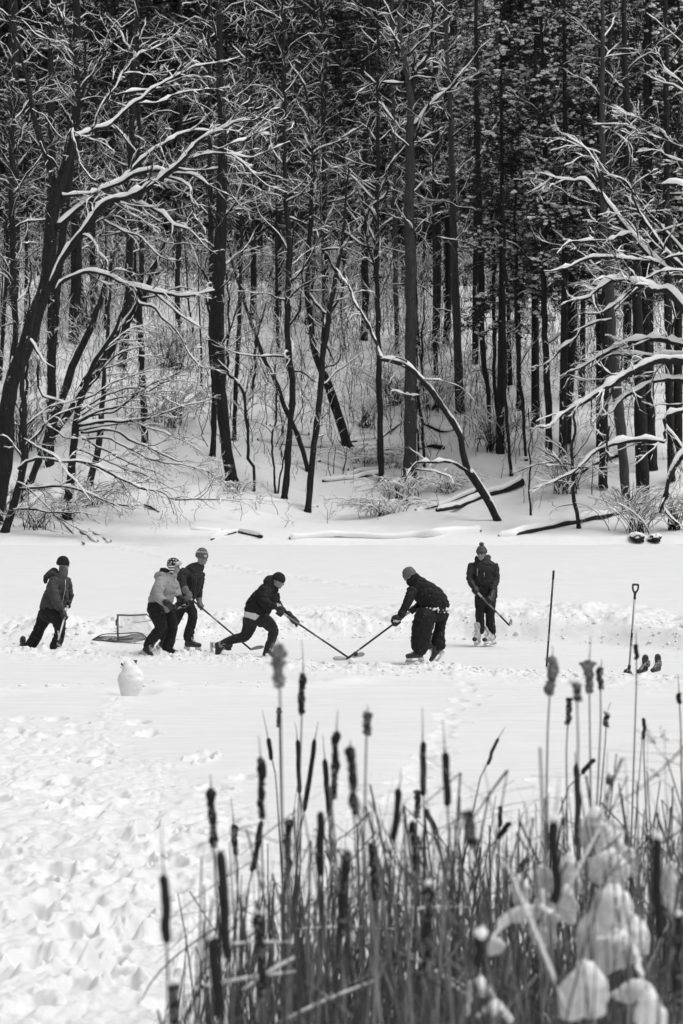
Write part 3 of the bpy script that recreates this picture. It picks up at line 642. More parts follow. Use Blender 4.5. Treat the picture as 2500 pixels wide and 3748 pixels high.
cs=Crop(1180,2300,7.127,39.6)
stick('dark hockey stick of the striding player, blade over the ice in the middle',c.p(1168,768,-.22),cs.p(690,770,-.1),cs.p(1135,690,-.2),shaft_d,tape_w,extra=(.06,.3,shaft_g),words='TOTAL  ONE',wl=(.5,.9),blade_h=.075,upv=(-.25,0,1),inkm=lgrey_cl)
# ---- F: heavy black coat, bent over
c=Crop(1380,2050,4.9,38.9); p=Person('person in bulky black coat and grey knit hat bent over a stick, back turned',c,(760,1850))
p.head(588,292,0,(-.85,.35,-.4),up=(-.3,0,1),neck=(680,430,0))
p.cloth('coat',[(.72,(690,440,0,150),(785,530,0,212),(900,620,0,238),(1000,720,0,250),(1052,830,0,256),(1055,905,0,246)),
  ((630,540,-.16,100),(580,680,-.22,88),(515,820,-.26,78),(452,940,-.28,72),(425,1000,-.28,66)),((820,700,.14,90),(745,800,.16,62),(690,860,.16,54)),((700,380,0,110),(800,440,0,130))],black_cl,.011)
p.cloth('hood',[((600,420,-.02,80),(640,330,-.02,95),(720,290,-.02,70)),((620,400,.05,85),(760,350,.02,90))],black_cl,.008,inner=0)
p.cloth('trousers',[(.75,(1010,900,0,232),(1000,970,0,225)),((890,980,-.1,185),(838,1100,-.1,200),(815,1250,-.1,196),(785,1400,-.1,184),(775,1540,-.1,162),(770,1615,-.1,142)),
  ((1150,970,.12,142),(1145,1100,.12,100),(1125,1250,.12,95),(1100,1370,.12,112),(1100,1480,.12,146),(1100,1545,.12,132))],black_cl,.014,ws=9)
p.hat(knit_grey,low=.0,cuff=True,slump=-.02,name='grey_knit_hat')
A_=Acc(); r_=np.random.default_rng(4)
for i in range(70):
    u=r_.choice([r_.uniform(870,950),r_.uniform(1010,1100),r_.uniform(1230,1300),r_.uniform(880,1300)]); v=r_.uniform(855,900)+(r_.random()<.3)*40; s_=r_.uniform(.004,.016); ball(A_,c.p(u,v,-.165+abs(u-1050)/1100*.32),s_*1.3,s_,s_)
A_.obj('caked_snow',treesnow_m if 'treesnow_m' in globals() else snow_m,p.e)
sd=c.p(-20,1390,0)-c.p(640,890,0)
g1=p.glove((400,1030,-.28),(345,1108,-.28),sd,sc=1.75,cuff=True); text('uer',.075,c.p(285,1105,-.41),(1,0,-.15),(.15,0,1),ink_w,p.e,italic=.2)
p.glove((690,860,.14),(640,890,.02),sd,sc=1.5,cuff=True)
skate(p.e,c.p(840,1755,-.1),c.p(535,1762,-.16),c.p(800,1640,-.1)); skate(p.e,c.p(1165,1610,.12),c.p(1005,1800,.06),c.p(1090,1500,.12))
p.done()
stick('black lettered hockey stick of the bent player, blade taped pale at its end',c.p(655,880,.03),cs.p(625,805,-.45),cs.p(290,825,-.55),shaft_d,tape_w,words='CCM',wl=(.62,.86),flip=True,blade_h=.072,upv=(.2,0,1),wsize=.04)
e=empty('puck',tuple(cs.p(865,668,-.7)),'black puck bouncing above the two crossed stick blades','puck'); A_=Acc()
n_=nrm([.1,-1,.35]); x_=nrm(np.cross(n_,[0,0,1])); 
tubes(A_,np.array([cs.p(865,668,-.7)-n_*.0125,cs.p(865,668,-.7)-n_*.012,cs.p(865,668,-.7)+n_*.012,cs.p(865,668,-.7)+n_*.0125]),np.array([.033,.038,.038,.033]),24); A_.obj('disc',blk_gl,e)
# ---- E: standing player on the right
c=Crop(1660,1970,5.469,42.8); p=Person('person in black camouflage jacket standing upright, facing us, in pale skates',c,(640,2130))
p.head(562,317,0,(-.34,-.94,-.08),neck=(585,440,.02))
camo=nt('camo_cloth'); m_,N_,L_,b_=camo; n_=noise_n(N_,L_,7,3); L_.new(ramp(N_,L_,n_,[(.45,.009),(.55,.02),(.68,.034)]),b_.inputs['Base Color']); b_.inputs['Roughness'].default_value=.75
p.cloth('jacket',[(.62,(600,455,.02,150),(602,500,.02,225),(605,600,0,238),(605,720,0,232),(622,850,0,222),(630,920,0,212)),
  (.9,(360,540,0,72),(325,700,-.03,66),(315,800,-.06,62),(365,915,-.12,68),(398,965,-.16,58)),(.9,(832,540,0,74),(852,700,-.02,72),(842,850,-.05,80),(800,970,-.1,72),(785,1010,-.12,62)),
  (.8,(800,900,.03,62),(820,1040,.03,58),(838,1180,.03,40)),((560,445,.0,100),(640,420,.04,90),(700,380,.08,55)),(.8,(455,370,.06,24),(470,430,.02,50))],m_,.011)
p.cloth('hood_lining',[((705,330,.1,22),(690,370,.06,30)),((500,400,.0,20),(540,450,-.03,22))],lgrey_cl,.004,inner=0)
p.cloth('trousers',[(.62,(632,930,0,200),(640,1100,0,215),(640,1250,0,218)),((530,1230,-.02,108),(530,1450,-.02,95),(522,1560,-.03,88),(538,1680,-.03,84),(522,1770,-.03,104),(520,1860,-.03,102)),
  ((745,1230,.02,108),(732,1450,.02,102),(735,1600,.02,88),(740,1720,.02,96),(758,1820,.02,92),(768,1900,.03,86),(812,1985,.05,40))],black_cl,.010)
p.hat(knit_mid,low=.018,cuff=True,pom=.045,name='bobble_hat',fold=.03); p.face()
A_=Acc()
for u0,v0,v1 in ((478,605,752),(615,690,765)): tubes(A_,np.array([c.p(u0,v0,-.152),c.p(u0-2,v1,-.150)]),np.full(2,.004),5)
A_.obj('zip',lgrey_cl,p.e)
A_=Acc(); ball(A_,c.p(872,690,-.075),.012,.006,.012); A_.obj('arm_badge',scarf_m,p.e)
sd=c.p(830,1460,-.35)-c.p(445,1055,-.2)
p.glove((400,985,-.17),(440,1060,-.21),sd,sc=1.45,cuff=True); p.glove((785,1060,-.14),(712,1235,-.30),sd,sc=1.45,cuff=True)
skate(p.e,c.p(530,2020,.0),c.p(415,2068,-.27),c.p(520,1880,0),boot_g,lgrey_cl); skate(p.e,c.p(835,2045,.02),c.p(615,2072,-.17),c.p(750,1890,.02),boot_g,lgrey_cl)
p.done()
stick('lettered hockey stick held across the body by the upright player',c.p(440,1045,-.22),c.p(1118,1745,-.45),c.p(1215,1660,-.72),shaft_d,tape_w,extra=(.1,.56,shaft_g),words='CCM',wl=(.62,.86),blade_h=.085,upv=(-.1,-.2,1),wsize=.036)
# ---- stick planted in the snow, shovel, spare skates
c=Crop(1600,1940,1.742,38.5)
e=stick('hockey stick planted upright in the snow between the standing player and the shovel',c.p(743,262),c.p(697,868)+[0,0,-.02],c.p(697,868)+[.03,.28,-.07],shaft_d,tape_m,grip=(blk_gl,.13),words='PRO STOCK',wl=(.65,.85),wsize=.02,inkm=lgrey_cl)
A_=Acc(); ball(A_,c.p(743,262),.019,.019,.014); A_.obj('butt_knob',blk_gl,e)
c=Crop(2200,2100,5.227,37.05)
e=empty('snow_shovel',tuple(c.p(515,1920)),'snow shovel with grey handle and black grip standing upright in the snow','shovel')
top=c.p(643,470); bot=c.p(535,1830); A_=Acc(); tubes(A_,np.array([top,bot]),np.array([.0165,.0165]),16); A_.obj('handle',alu_m,e)
A_=Acc(); 
loft(A_,[c.p(643,480),c.p(648,400),c.p(650,370)],[.021,.02,.026],[.02,.018,.018]); 
loft(A_,[c.p(650,375),c.p(612,310),c.p(606,250),c.p(610,205)],[.016,.015,.015,.013],[.015]*4); loft(A_,[c.p(650,375),c.p(700,310),c.p(713,250),c.p(712,205)],[.016,.015,.015,.013],[.015]*4)
loft(A_,[c.p(608,208),c.p(660,206),c.p(712,212)],[.017]*3,[.016]*3); blob('grip',A_,blk_gl,e,.006,2)
A_=Acc(); d_=nrm(bot-top); x_=nrm(np.cross(d_,[0,1,0]))
for i,(t0,t1) in enumerate(((.44,.56),(.57,.66))):
    n=8; a=np.radians(np.linspace(200,340,n)); V=[]
    for t in (t0,t1):
        o=top+(bot-top)*t
        for q in a: V.append(o+x_*math.cos(q)*.0175+np.array([0,1,0])*math.sin(q)*.0175)
    j=np.arange(n-1); A_.add(V,None,np.stack([j,j+1,j+1+n,j+n],-1))
s_=A_.obj('sticker',ink_d,e); A_=Acc(); ball(A_,top+(bot-top)*.465+np.array([.004,-.0185,0]),.010,.003,.02); A_.obj('sticker_emblem',ink_w,s_)
text('GARANT',.02,top+(bot-top)*.655+np.array([.008,-.0195,0]),-d_,x_*-1 if False else np.cross([0,-1,0],-d_),ink_w,e)
A_=Acc(); tubes(A_,np.array([c.p(543,1745),c.p(535,1830)]),np.array([.024,.026]),12)
A_.obj('socket',blk_gl,e)
A_=Acc() # scoop seen end on: two ribbed walls running down from the socket
o=c.p(520,1815)
for sg,bu in ((-1,(425,1930)),(1,(592,1930))):
    b_=c.p(bu[0],bu[1]); V=[]
    for y in (-.01,.42):
        for q in (o+np.array([.0,0,0]),o+np.array([.028*sg*.6,0,0.006]),b_+np.array([.03,0,-.02]),b_+np.array([-.03,0,-.02])): V.append(q+np.array([0,y,-.06*(y>0)]))
    A_.add(V,None,[[0,1,2,3],[7,6,5,4],[0,4,5,1],[1,5,6,2],[2,6,7,3],[3,7,4,0]])
for u in (460,500,545): A_2=None; tubes(A_,np.array([c.p(520,1830,-.02),c.p(u,1925,-.03)]),np.array([.011,.011]),6)
A_.obj('scoop',blk_gl,e,False)
A_=Acc(); tubes(A_,np.array([c.p(512,1835,-.04),c.p(480,1915,-.045)]),np.array([.004,.004]),5); tubes(A_,np.array([c.p(545,1835,-.04),c.p(575,1910,-.045)]),np.array([.004,.004]),5); A_.obj('scoop_ribs',lgrey_cl,e)
for lab,hl,to,an,cf,wd in (('empty black skate leaning left beside the shovel',(880,1870,0),(735,1905,-.16),(905,1700,.0),(885,1700,-.06),'CCM'),('empty black skate standing at the right, pale inside turned left',(1125,1870,.0),(985,1890,-.2),(1125,1700,0),(1105,1700,-.06),'CCM')):
    e=empty('ice_skate',tuple(c.p(*hl)),lab,'ice skate','empty skates by the shovel'); b_=skate(e,c.p(*hl),c.p(*to),c.p(*an),boot_b,boot_b,blade=False,sc=.95)
    A_=Acc(); u,v,dy=cf; loft(A_,[c.p(u+8,v-12,dy),c.p(u,v+45,dy-.01)],[.042,.046],[.04,.046]); 
    t_=blob('padded_collar',A_,blk_gl,e,.008,2,.001,40)
    A_=Acc(); loft(A_,[c.p(u-50,v,dy+.03),c.p(u-50,v+50,dy+.03)],[.018,.022],[.02,.02]); blob('tongue_lining',A_,boot_g,e,.009,2)
    A_=Acc(); tubes(A_,np.array([c.p(u-40,v-45,dy-.05),c.p(u+45,v-30,dy-.05),c.p(u+40,v+30,dy-.06),c.p(u,v+70,dy-.06),c.p(u-45,v+25,dy-.055),c.p(u-40,v-45,dy-.05)]),np.full(6,.0035),5)
    A_.obj('trim',lace_m,e); text(wd,.028,c.p(u-28,v+5,dy-.058),(1,0,-.2),(.2,0,1),ink_w,e,italic=.3)
# ---- small goal
c=Crop(320,2220,5.227,43.4)
e=empty('hockey_goal',tuple(c.p(585,690)),'small battered hockey goal with torn net behind the players on the left','goal')
A_=Acc(); loft(A_,[c.p(580,160),c.p(578,400),c.p(590,680)],[.020,.020,.020],[.02]*3,10); A_.obj('post',rub_m,e)
A_=Acc(); loft(A_,[c.p(582,160),c.p(860,168),c.p(1135,150)],[.017]*3,[.017]*3,10); A_.obj('crossbar',rub_m,e)
A_=Acc(); loft(A_,[c.p(1138,152),c.p(1200,215,.1),c.p(1270,330,.25),c.p(1310,420,.3)],[.011]*4,[.011]*4,8); A_.obj('back_bar',rub_m,e)
A_=Acc(); hoop=[(80,650,-.15),(200,575,-.12),(330,528,-.1),(560,520,-.08),(900,500,-.05),(1010,507,-.05),(1100,560,-.05),(1150,640,-.1)]
pl=resample([c.p(*q) for q in hoop],24); tubes(A_,pl,np.full(24,.009),8); A_.obj('ground_hoop',blk_gl,e)
A_=Acc()
for q in ((562,262),(552,300),(560,330)): ball(A_,c.p(q[0],q[1],-.02),.018,.018,.024)
tubes(A_,np.array([c.p(545,260,-.03),c.p(548,360,-.03)]),np.array([.012,.010]),6); tubes(A_,np.array([c.p(495,475,-.02),c.p(565,487,-.02)]),np.array([.004,.004]),5); A_.obj('tape_wrap',dirt_m,e)
def net(corners,nu,nv,r,sag,seed,name):
    a,b,d,f=[np.array(q) for q in corners]; A=Acc(); rg_=np.random.default_rng(seed)
    def S(u,v): 
        q=a*(1-u)*(1-v)+b*u*(1-v)+d*u*v+f*(1-u)*v; w=4*u*(1-u)*v
        return q+np.array([.018*math.sin(7*v+4*u),sag*w,-.05*w+.014*math.sin(9*u+3*v)])
    for k in range(-nv,nu+1):
        for sg in (1,-1):
            pts=[]
            for t in np.linspace(0,1,15):
                v=t; u=(k+ (t*nv if sg>0 else nv-t*nv))/nu
                if 0<=u<=1: pts.append(S(u,v))
            if len(pts)>2: tubes(A,np.array(pts),np.full(len(pts),r),4)
    o=A.obj(name,net_m,e); return o
net([c.p(595,180),c.p(1140,165,.05),c.p(1290,600,.25),c.p(600,650,.05)],20,12,.0016,.2,1,'net')
net([c.p(190,585,-.12),c.p(1090,520,-.05),c.p(1140,620,-.1),c.p(110,660,-.15)],30,5,.0045,.0,2,'net')
A_=Acc(); loft(A_,[c.p(85,650,-.1),c.p(180,655,-.12),c.p(300,685,-.12)],[.014,.034,.02],[.05]*3); loft(A_,[c.p(260,668,-.1),c.p(440,655,-.1),c.p(560,672,-.1)],[.016,.028,.012],[.05]*3); ball(A_,c.p(445,635,-.1),.03,.04,.03)
loft(A_,[c.p(620,632,-.02),c.p(800,622,-.02),c.p(870,615,-.02)],[.008,.012,.008],[.03]*3)
blob('torn_fabric',A_,dirt_m,e,.008,1,.008,30)
# ---- small snow figure
c=Crop(400,2400,7.84,33.5)
e=empty('snow_figure',tuple(c.p(620,1140)),'small squat snow figure standing on the snow in front of the players','snow figure'); A_=Acc()
loft(A_,[c.p(590,1080),c.p(610,900),c.p(620,700),c.p(610,520),c.p(590,400)],[c.m(q) for q in (270,335,385,350,250)],[c.m(q) for q in (240,300,330,300,220)],24)
loft(A_,[c.p(580,420),c.p(530,300),c.p(520,220)],[c.m(q) for q in (240,180,120)],[c.m(q) for q in (210,160,120)],20); loft(A_,[c.p(640,330),c.p(700,260)],[c.m(120),c.m(60)],[c.m(120),c.m(60)])
blob('snow_body',A_,snow_m,e,.012,6,.006,9)
A_=Acc(); o=c.p(750,180,-.02); V=[o+np.array([-.03,0,.026]),o+np.array([.028,0,.028]),o+np.array([.012,0,-.03]),o+np.array([-.03,.012,.026]),o+np.array([.028,.012,.028]),o+np.array([.012,.012,-.03])]
A_.add(V,[[0,1,2],[5,4,3]],[[0,3,4,1],[1,4,5,2],[2,5,3,0]]); A_.obj('ear',dirt_m,e,False)
A_=Acc()
for u,v,s_ in ((355,240,.014),(375,270,.012),(335,320,.007),(345,350,.006)): ball(A_,c.p(u,v,-.06),s_,s_,s_*1.2)
A_.obj('face_bits',dirt_m,e)
# ================================================================ cattails and reeds in front
def reed_mat(name,lo,hi,sc=18):
    m,N,L,b=nt(name); n=noise_n(N,L,sc,3,stretch=(1,1,.15)); oi=N.new('ShaderNodeTexCoord')
    L.new(ramp(N,L,n,[(.3,lo),(.7,hi)]),b.inputs['Base Color']); b.inputs['Roughness'].default_value=.75; b.inputs['Specular IOR Level'].default_value=.2; return m
reedsnow_m=snow_mat('clump_snow',.84,30,.06,.004)
reed_m=reed_mat('dry_reed',.03,.13); stem_m=reed_mat('cattail_stem',.04,.12); 
head_m=simple('cattail_head',.018,.9,.4,60,.5,.004)
fluff_m=simple('cattail_fluff',.20,.95,.75,45,.8,.006); spike_m=reed_mat('cattail_spike',.16,.26)
VR={'1':(400,2300),'2':(1400,2300)}; KR=1.4255
CATS=[ # view, head top u v, head bottom u v, width, kind, spike top or None, snow radius, words
('1',885,80,890,310,58,'F',(872,50),0,'tallest left cattail, its head burst into a pale fluffy knob over a dark waist'),
('1',1012,230,1005,450,36,'M',(1003,60),0,'rough dark cattail with a long hair-thin spike, right of the tallest fluffy one'),
('1',886,410,888,515,26,'M',None,0,'small ragged cattail head just below the tallest fluffy one'),
('1',828,570,850,690,24,'D',(798,425),0,'thin cattail leaning left with a long pale spike'),
('1',980,575,995,870,24,'D',(967,490),0,'long slim dark cattail beside the one that leans right'),
('1',1075,570,1015,965,26,'D',(1090,485),0,'long dark cattail leaning right like a pencil'),
('1',1187,530,1165,900,42,'M',(1193,425),0,'wavy dark cattail with a swollen top in the centre of the reeds'),
('1',1345,435,1342,555,46,'M',(1345,400),0,'short plump grey cattail head on a long thin stem, highest in the centre'),
('1',790,665,795,1000,42,'M',(780,560),0,'ragged dark cattail left of the centre group with a frayed tip'),
('1',795,1000,745,1275,30,'D',None,0,'dark cattail leaning right directly below the ragged one'),
('1',1125,675,1145,985,28,'D',(1115,560),0,'slim dark cattail touching the wavy swollen-topped one'),
('1',1262,610,1280,985,50,'M',(1258,580),0,'brown fuzzy-topped cattail tapering downward below the plump grey one'),
('1',530,825,545,1140,44,'M',(525,760),0,'knobbly dark cattail with thin tip, highest of the left group'),
('1',650,1020,662,1190,34,'M',(635,880),0,'short dark cattail on a thin stem between the left group and the centre'),
('1',575,1150,620,1740,54,'D',None,14,'very long dark cattail leaning left in the left group'),
('1',1512,830,1480,1115,36,'D',(1520,740),0,'dark cattail leaning slightly right between the centre and the tall pair'),
('1',935,990,930,1305,40,'M',None,16,'cattail with a pale snowy cap over a dark lower half'),
('1',1100,950,1100,1295,38,'D',None,0,'straight dark cattail in the middle of the centre group'),
('1',285,1280,300,1650,48,'D',(272,1050),0,'leftmost cattail, standing alone with a tall spike'),
('1',540,1600,572,2040,62,'D',None,28,'big blurred dark cattail with a snow knob low in the left group'),
('1',1240,1140,1205,1620,54,'M',None,26,'big fuzzy cattail with a snowy top right of the centre group'),
('1',1375,1110,1375,1470,46,'M',None,0,'dark ragged cattail between the big fuzzy one and the leaning one'),
('1',775,1480,800,1950,54,'M',None,16,'big blurred spotted cattail low in front, left of centre'),
('1',1430,1250,1420,1400,38,'D',None,0,'short dark cattail low down right of the centre'),
('1',330,1850,350,2080,60,'M',None,30,'frosted fluffy cattail at the bottom left'),
('2',210,585,215,880,32,'D',(208,410),0,'left one of the tall spiked pair right of centre'),
('2',325,640,340,935,38,'D',(315,480),0,'right one of the tall spiked pair right of centre'),
('2',183,840,180,990,36,'M',None,0,'small dark cattail directly under the left one of the tall pair'),
('2',160,1000,170,1300,44,'M',None,12,'rough dark cattail low under the tall spiked pair'),
('2',605,570,545,715,18,'D',(640,515),0,'thin cattail on a stem slanting far to the right'),
('2',440,950,475,1140,58,'M',None,0,'wide double grey cattail hanging right of the tall pair'),
('2',225,940,290,1080,28,'D',None,0,'cattail tipped over to the left under the tall pair'),
('2',615,925,612,1040,22,'D',None,0,'small upright dark cattail by the open snow'),
('2',665,1010,600,1100,30,'D',None,0,'small cattail bent right next to the small upright one'),
('2',760,1190,710,1270,30,'D',None,0,'cattail lying at a slant over the snowy mound'),
('2',885,145,872,355,46,'F',(885,90),0,'spiky fluffed-out cattail with a forked waist above the broken leaves'),
('2',975,360,967,500,34,'M',None,0,'short dark cattail beside the one carrying a snowball'),
('2',1012,285,1015,375,46,'M',None,32,'cattail carrying a round ball of snow near the planted stick'),
('2',1078,165,1080,340,42,'F',(1085,40),0,'tall cattail with a torn pale cap, right of the snowball one'),
('2',1135,200,1137,320,36,'M',(1140,160),0,'small frayed cattail right of the torn pale one'),
('2',1172,440,1167,515,30,'M',(1192,385),19,'small cattail capped with snow, tilting right'),
('2',1365,465,1365,580,20,'D',None,0,'thin dark cattail on a forked stem before the shovel side'),
('2',1325,80,1325,165,24,'D',(1325,10),0,'thin tall cattail in front of the spare skates'),
('2',1547,335,1550,395,26,'D',(1540,240),0,'small cattail at the right edge of the picture'),
('2',1193,760,1187,810,40,'M',None,27,'low cattail with a snowball on top and two thin horns'),
('2',1015,700,1018,1150,30,'D',None,0,'long smooth dark cattail below the snowball one'),
('2',897,990,905,1450,52,'D',(920,780),40,'big dark cattail with a thick snow collar right of centre'),
('2',1437,1080,1440,1630,50,'D',(1437,930),30,'big dark cattail with snow on its shoulder at the right'),
('2',1105,680,1040,760,26,'D',None,0,'short cattail slanting to the right among crossing stems'),
('2',237,1330,245,1850,60,'M',None,26,'long mottled cattail low in front right of centre'),
('2',510,1590,500,1770,52,'D',None,44,'dark cattail stub under a torn lump of snow at the bottom'),
('2',1340,1700,1330,1970,50,'M',None,0,'blurred mottled cattail low at the bottom right'),
('2',1545,1480,1550,2000,54,'M',None,28,'frosted cattail cut by the right edge low down'),
]
def leaf(acc,base,tip,w,r,bend=.12,n=9,cut=True):
    base=np.array(base);tip=np.array(tip); t=np.linspace(0,1,n)[:,None]; d=tip-base; L=np.linalg.norm(d)
    pl=base+d*t+np.array([r.normal(0,bend),r.normal(0,bend),0])*L*(t**2-t)*1.2
    W_=w*(1-.55*t[:,0]**2) if cut else w*np.sin(np.pi*np.clip(.5+.5*t[:,0],0,.985))
    a=r.uniform(0,np.pi)+r.normal(0,.6)*t[:,0]; s=np.stack([np.cos(a),np.sin(a)*.7,0*a],-1); T=nrm(d); up=np.cross(s,T); up/=np.linalg.norm(up,axis=1,keepdims=True)
    V=np.stack([pl-s*W_[:,None]/2,pl+up*W_[:,None]*.12,pl+s*W_[:,None]/2,pl-up*W_[:,None]*.04],1).reshape(-1,3)
    b=np.arange(n-1)[:,None]*4+np.arange(4); b2=np.arange(n-1)[:,None]*4+(np.arange(4)+1)%4; acc.add(V,[[0,1,2],[0,2,3],[(n-1)*4+2,(n-1)*4+1,(n-1)*4],[(n-1)*4+3,(n-1)*4+2,(n-1)*4]],np.stack([b,b2,b2+4,b+4],-1).reshape(-1,4))
def cattail(i,spec):
    v,u1,v1,u2,v2,w,kd,sp,sn,lab=spec; r=np.random.default_rng(900+i); x0,y0=VR[v]
    dia={'D':.025,'M':.031,'F':.036}[kd]; Y=float(np.clip(F*dia*KR/w,6.2,13.0))
    q=lambda u,vv,dy=0: P(x0+u/KR,y0+vv/KR,Y+dy)
    a,b=q(u1,v1),q(u2,v2); R=w/KR*Y/F/2; ax=nrm(a-b)
    hz=b[2]; lean=np.clip((a[0]-b[0])/(a[2]-b[2]+1e-6),-1.3,1.3) if a[2]>b[2] else 0
    foot=np.array([b[0]-lean*hz*.35+r.normal(0,.03),b[1]+r.normal(0,.08),-.05])
    e=empty('cattail',tuple(foot),lab,'cattail','cattails in front of the rink'); 
    mid=(foot+b)/2+np.array([-lean*.12+r.normal(0,.012),0,.0]); pl=resample([foot,mid,b-ax*.12*min(1,hz),b+ax*.01],16); A=Acc(); tubes(A,pl,np.linspace(.0065,.0032,16),7); A.obj('stem',stem_m,e)
    n=26; t=np.linspace(0,1,n); c=b+(a-b)*t[:,None]+np.array([1,0,0])*(.004*vn(t*4+i,t*0,s=3))[:,None]
    prof=np.clip(np.minimum(t,1-t)*14,0,1)**.5
    k=12; an=np.arange(k)/k*2*np.pi; T=np.broadcast_to(ax,(n,3)); S=nrm(np.cross(ax,[0,1,.01])); D=np.cross(S,ax)
    amp={'D':.10,'M':.38,'F':.7}[kd]; lo={'D':1.,'M':.85,'F':.8}[kd]
    nz=fbm(t[:,None]*(9 if kd!='D' else 5)+i*3.1,np.cos(an)[None]*1.2,np.sin(an)[None]*1.2+0*t[:,None],o=3,s=i)
    rad=R*prof[:,None]*(lo+amp*nz)
    if kd=='F': rad*= (1.25-.75*np.exp(-((t-.42)/.09)**2))[:,None]*(.75+.5*t[:,None])
    if kd=='M': rad*=(.92+.25*np.exp(-((t-.9)/.08)**2)+.16*np.sin(t*17+i))[:,None]
    ring=c[:,None]+rad[...,None]*(np.cos(an)[None,:,None]*S+np.sin(an)[None,:,None]*D)
    A=Acc(); bb=np.arange(n-1)[:,None]*k+np.arange(k); b2=np.arange(n-1)[:,None]*k+(np.arange(k)+1)%k; A.add(ring.reshape(-1,3),None,np.stack([bb,b2,b2+k,bb+k],-1).reshape(-1,4))
    tip=a+ax*.001; A.add(np.array([c[0],c[-1]]),None,None); hd=A.obj('seed_head',head_m if kd!='F' else fluff_m,e)
    if kd in 'MF':   # tufts of burst seed fluff
        A=Acc(); m={'M':70,'F':150}[kd]; tt=r.random(m)**(.6 if kd=='F' else 1); th=r.uniform(0,2*np.pi,m)
        for t_,h_ in zip(tt,th):
            j=int(t_*(n-1)); p0=c[j]+(math.cos(h_)*S+math.sin(h_)*D)*R*.8; s_=R*r.uniform(.12,.34); ball(A,p0,s_,s_,s_*r.uniform(.8,1.6))
        A.obj('seed_fluff',fluff_m,hd)
    if sp: s1=q(sp[0],sp[1]); A=Acc(); tubes(A,resample([a-ax*.005,(a+s1)/2+[r.normal(0,.003),0,0],s1],6),np.linspace(.0032,.0014,6),5); A.obj('spike',spike_m,e)
    if sn or (kd=='M' and r.random()<.3):
        rr=(sn*.8 or 7)/KR*Y/F; A=Acc(); 
        for j in range(5): ball(A,a+np.array([r.normal(0,.3)*rr,r.normal(0,.3)*rr,r.uniform(-.5,.35)*rr]),rr*r.uniform(.4,.9),rr*.7,rr*r.uniform(.4,.8))
        blob('snow_cap',A,reedsnow_m,e,max(.004,rr*.16),3,rr*.25,9/rr*.12,seed=i)
    for j in range(r.integers(2,4)):   # broken leaves that sheath the stem
        z0=r.uniform(.1,.5); h=hz*r.uniform(.55,.92); sg=r.choice([-1,1]); p0=foot+(mid-foot)*z0; p1=np.array([foot[0]+(b[0]-foot[0])*h/hz+sg*r.uniform(.02,.10)*(1 if r.random()<.8 else 2.2),foot[1]+r.normal(0,.05),h])
        A=Acc(); leaf(A,p0,p1,r.uniform(.008,.013),r,.05); A.obj('leaf',reed_m,e)
for i,s_ in enumerate(CATS): cattail(i,s_)
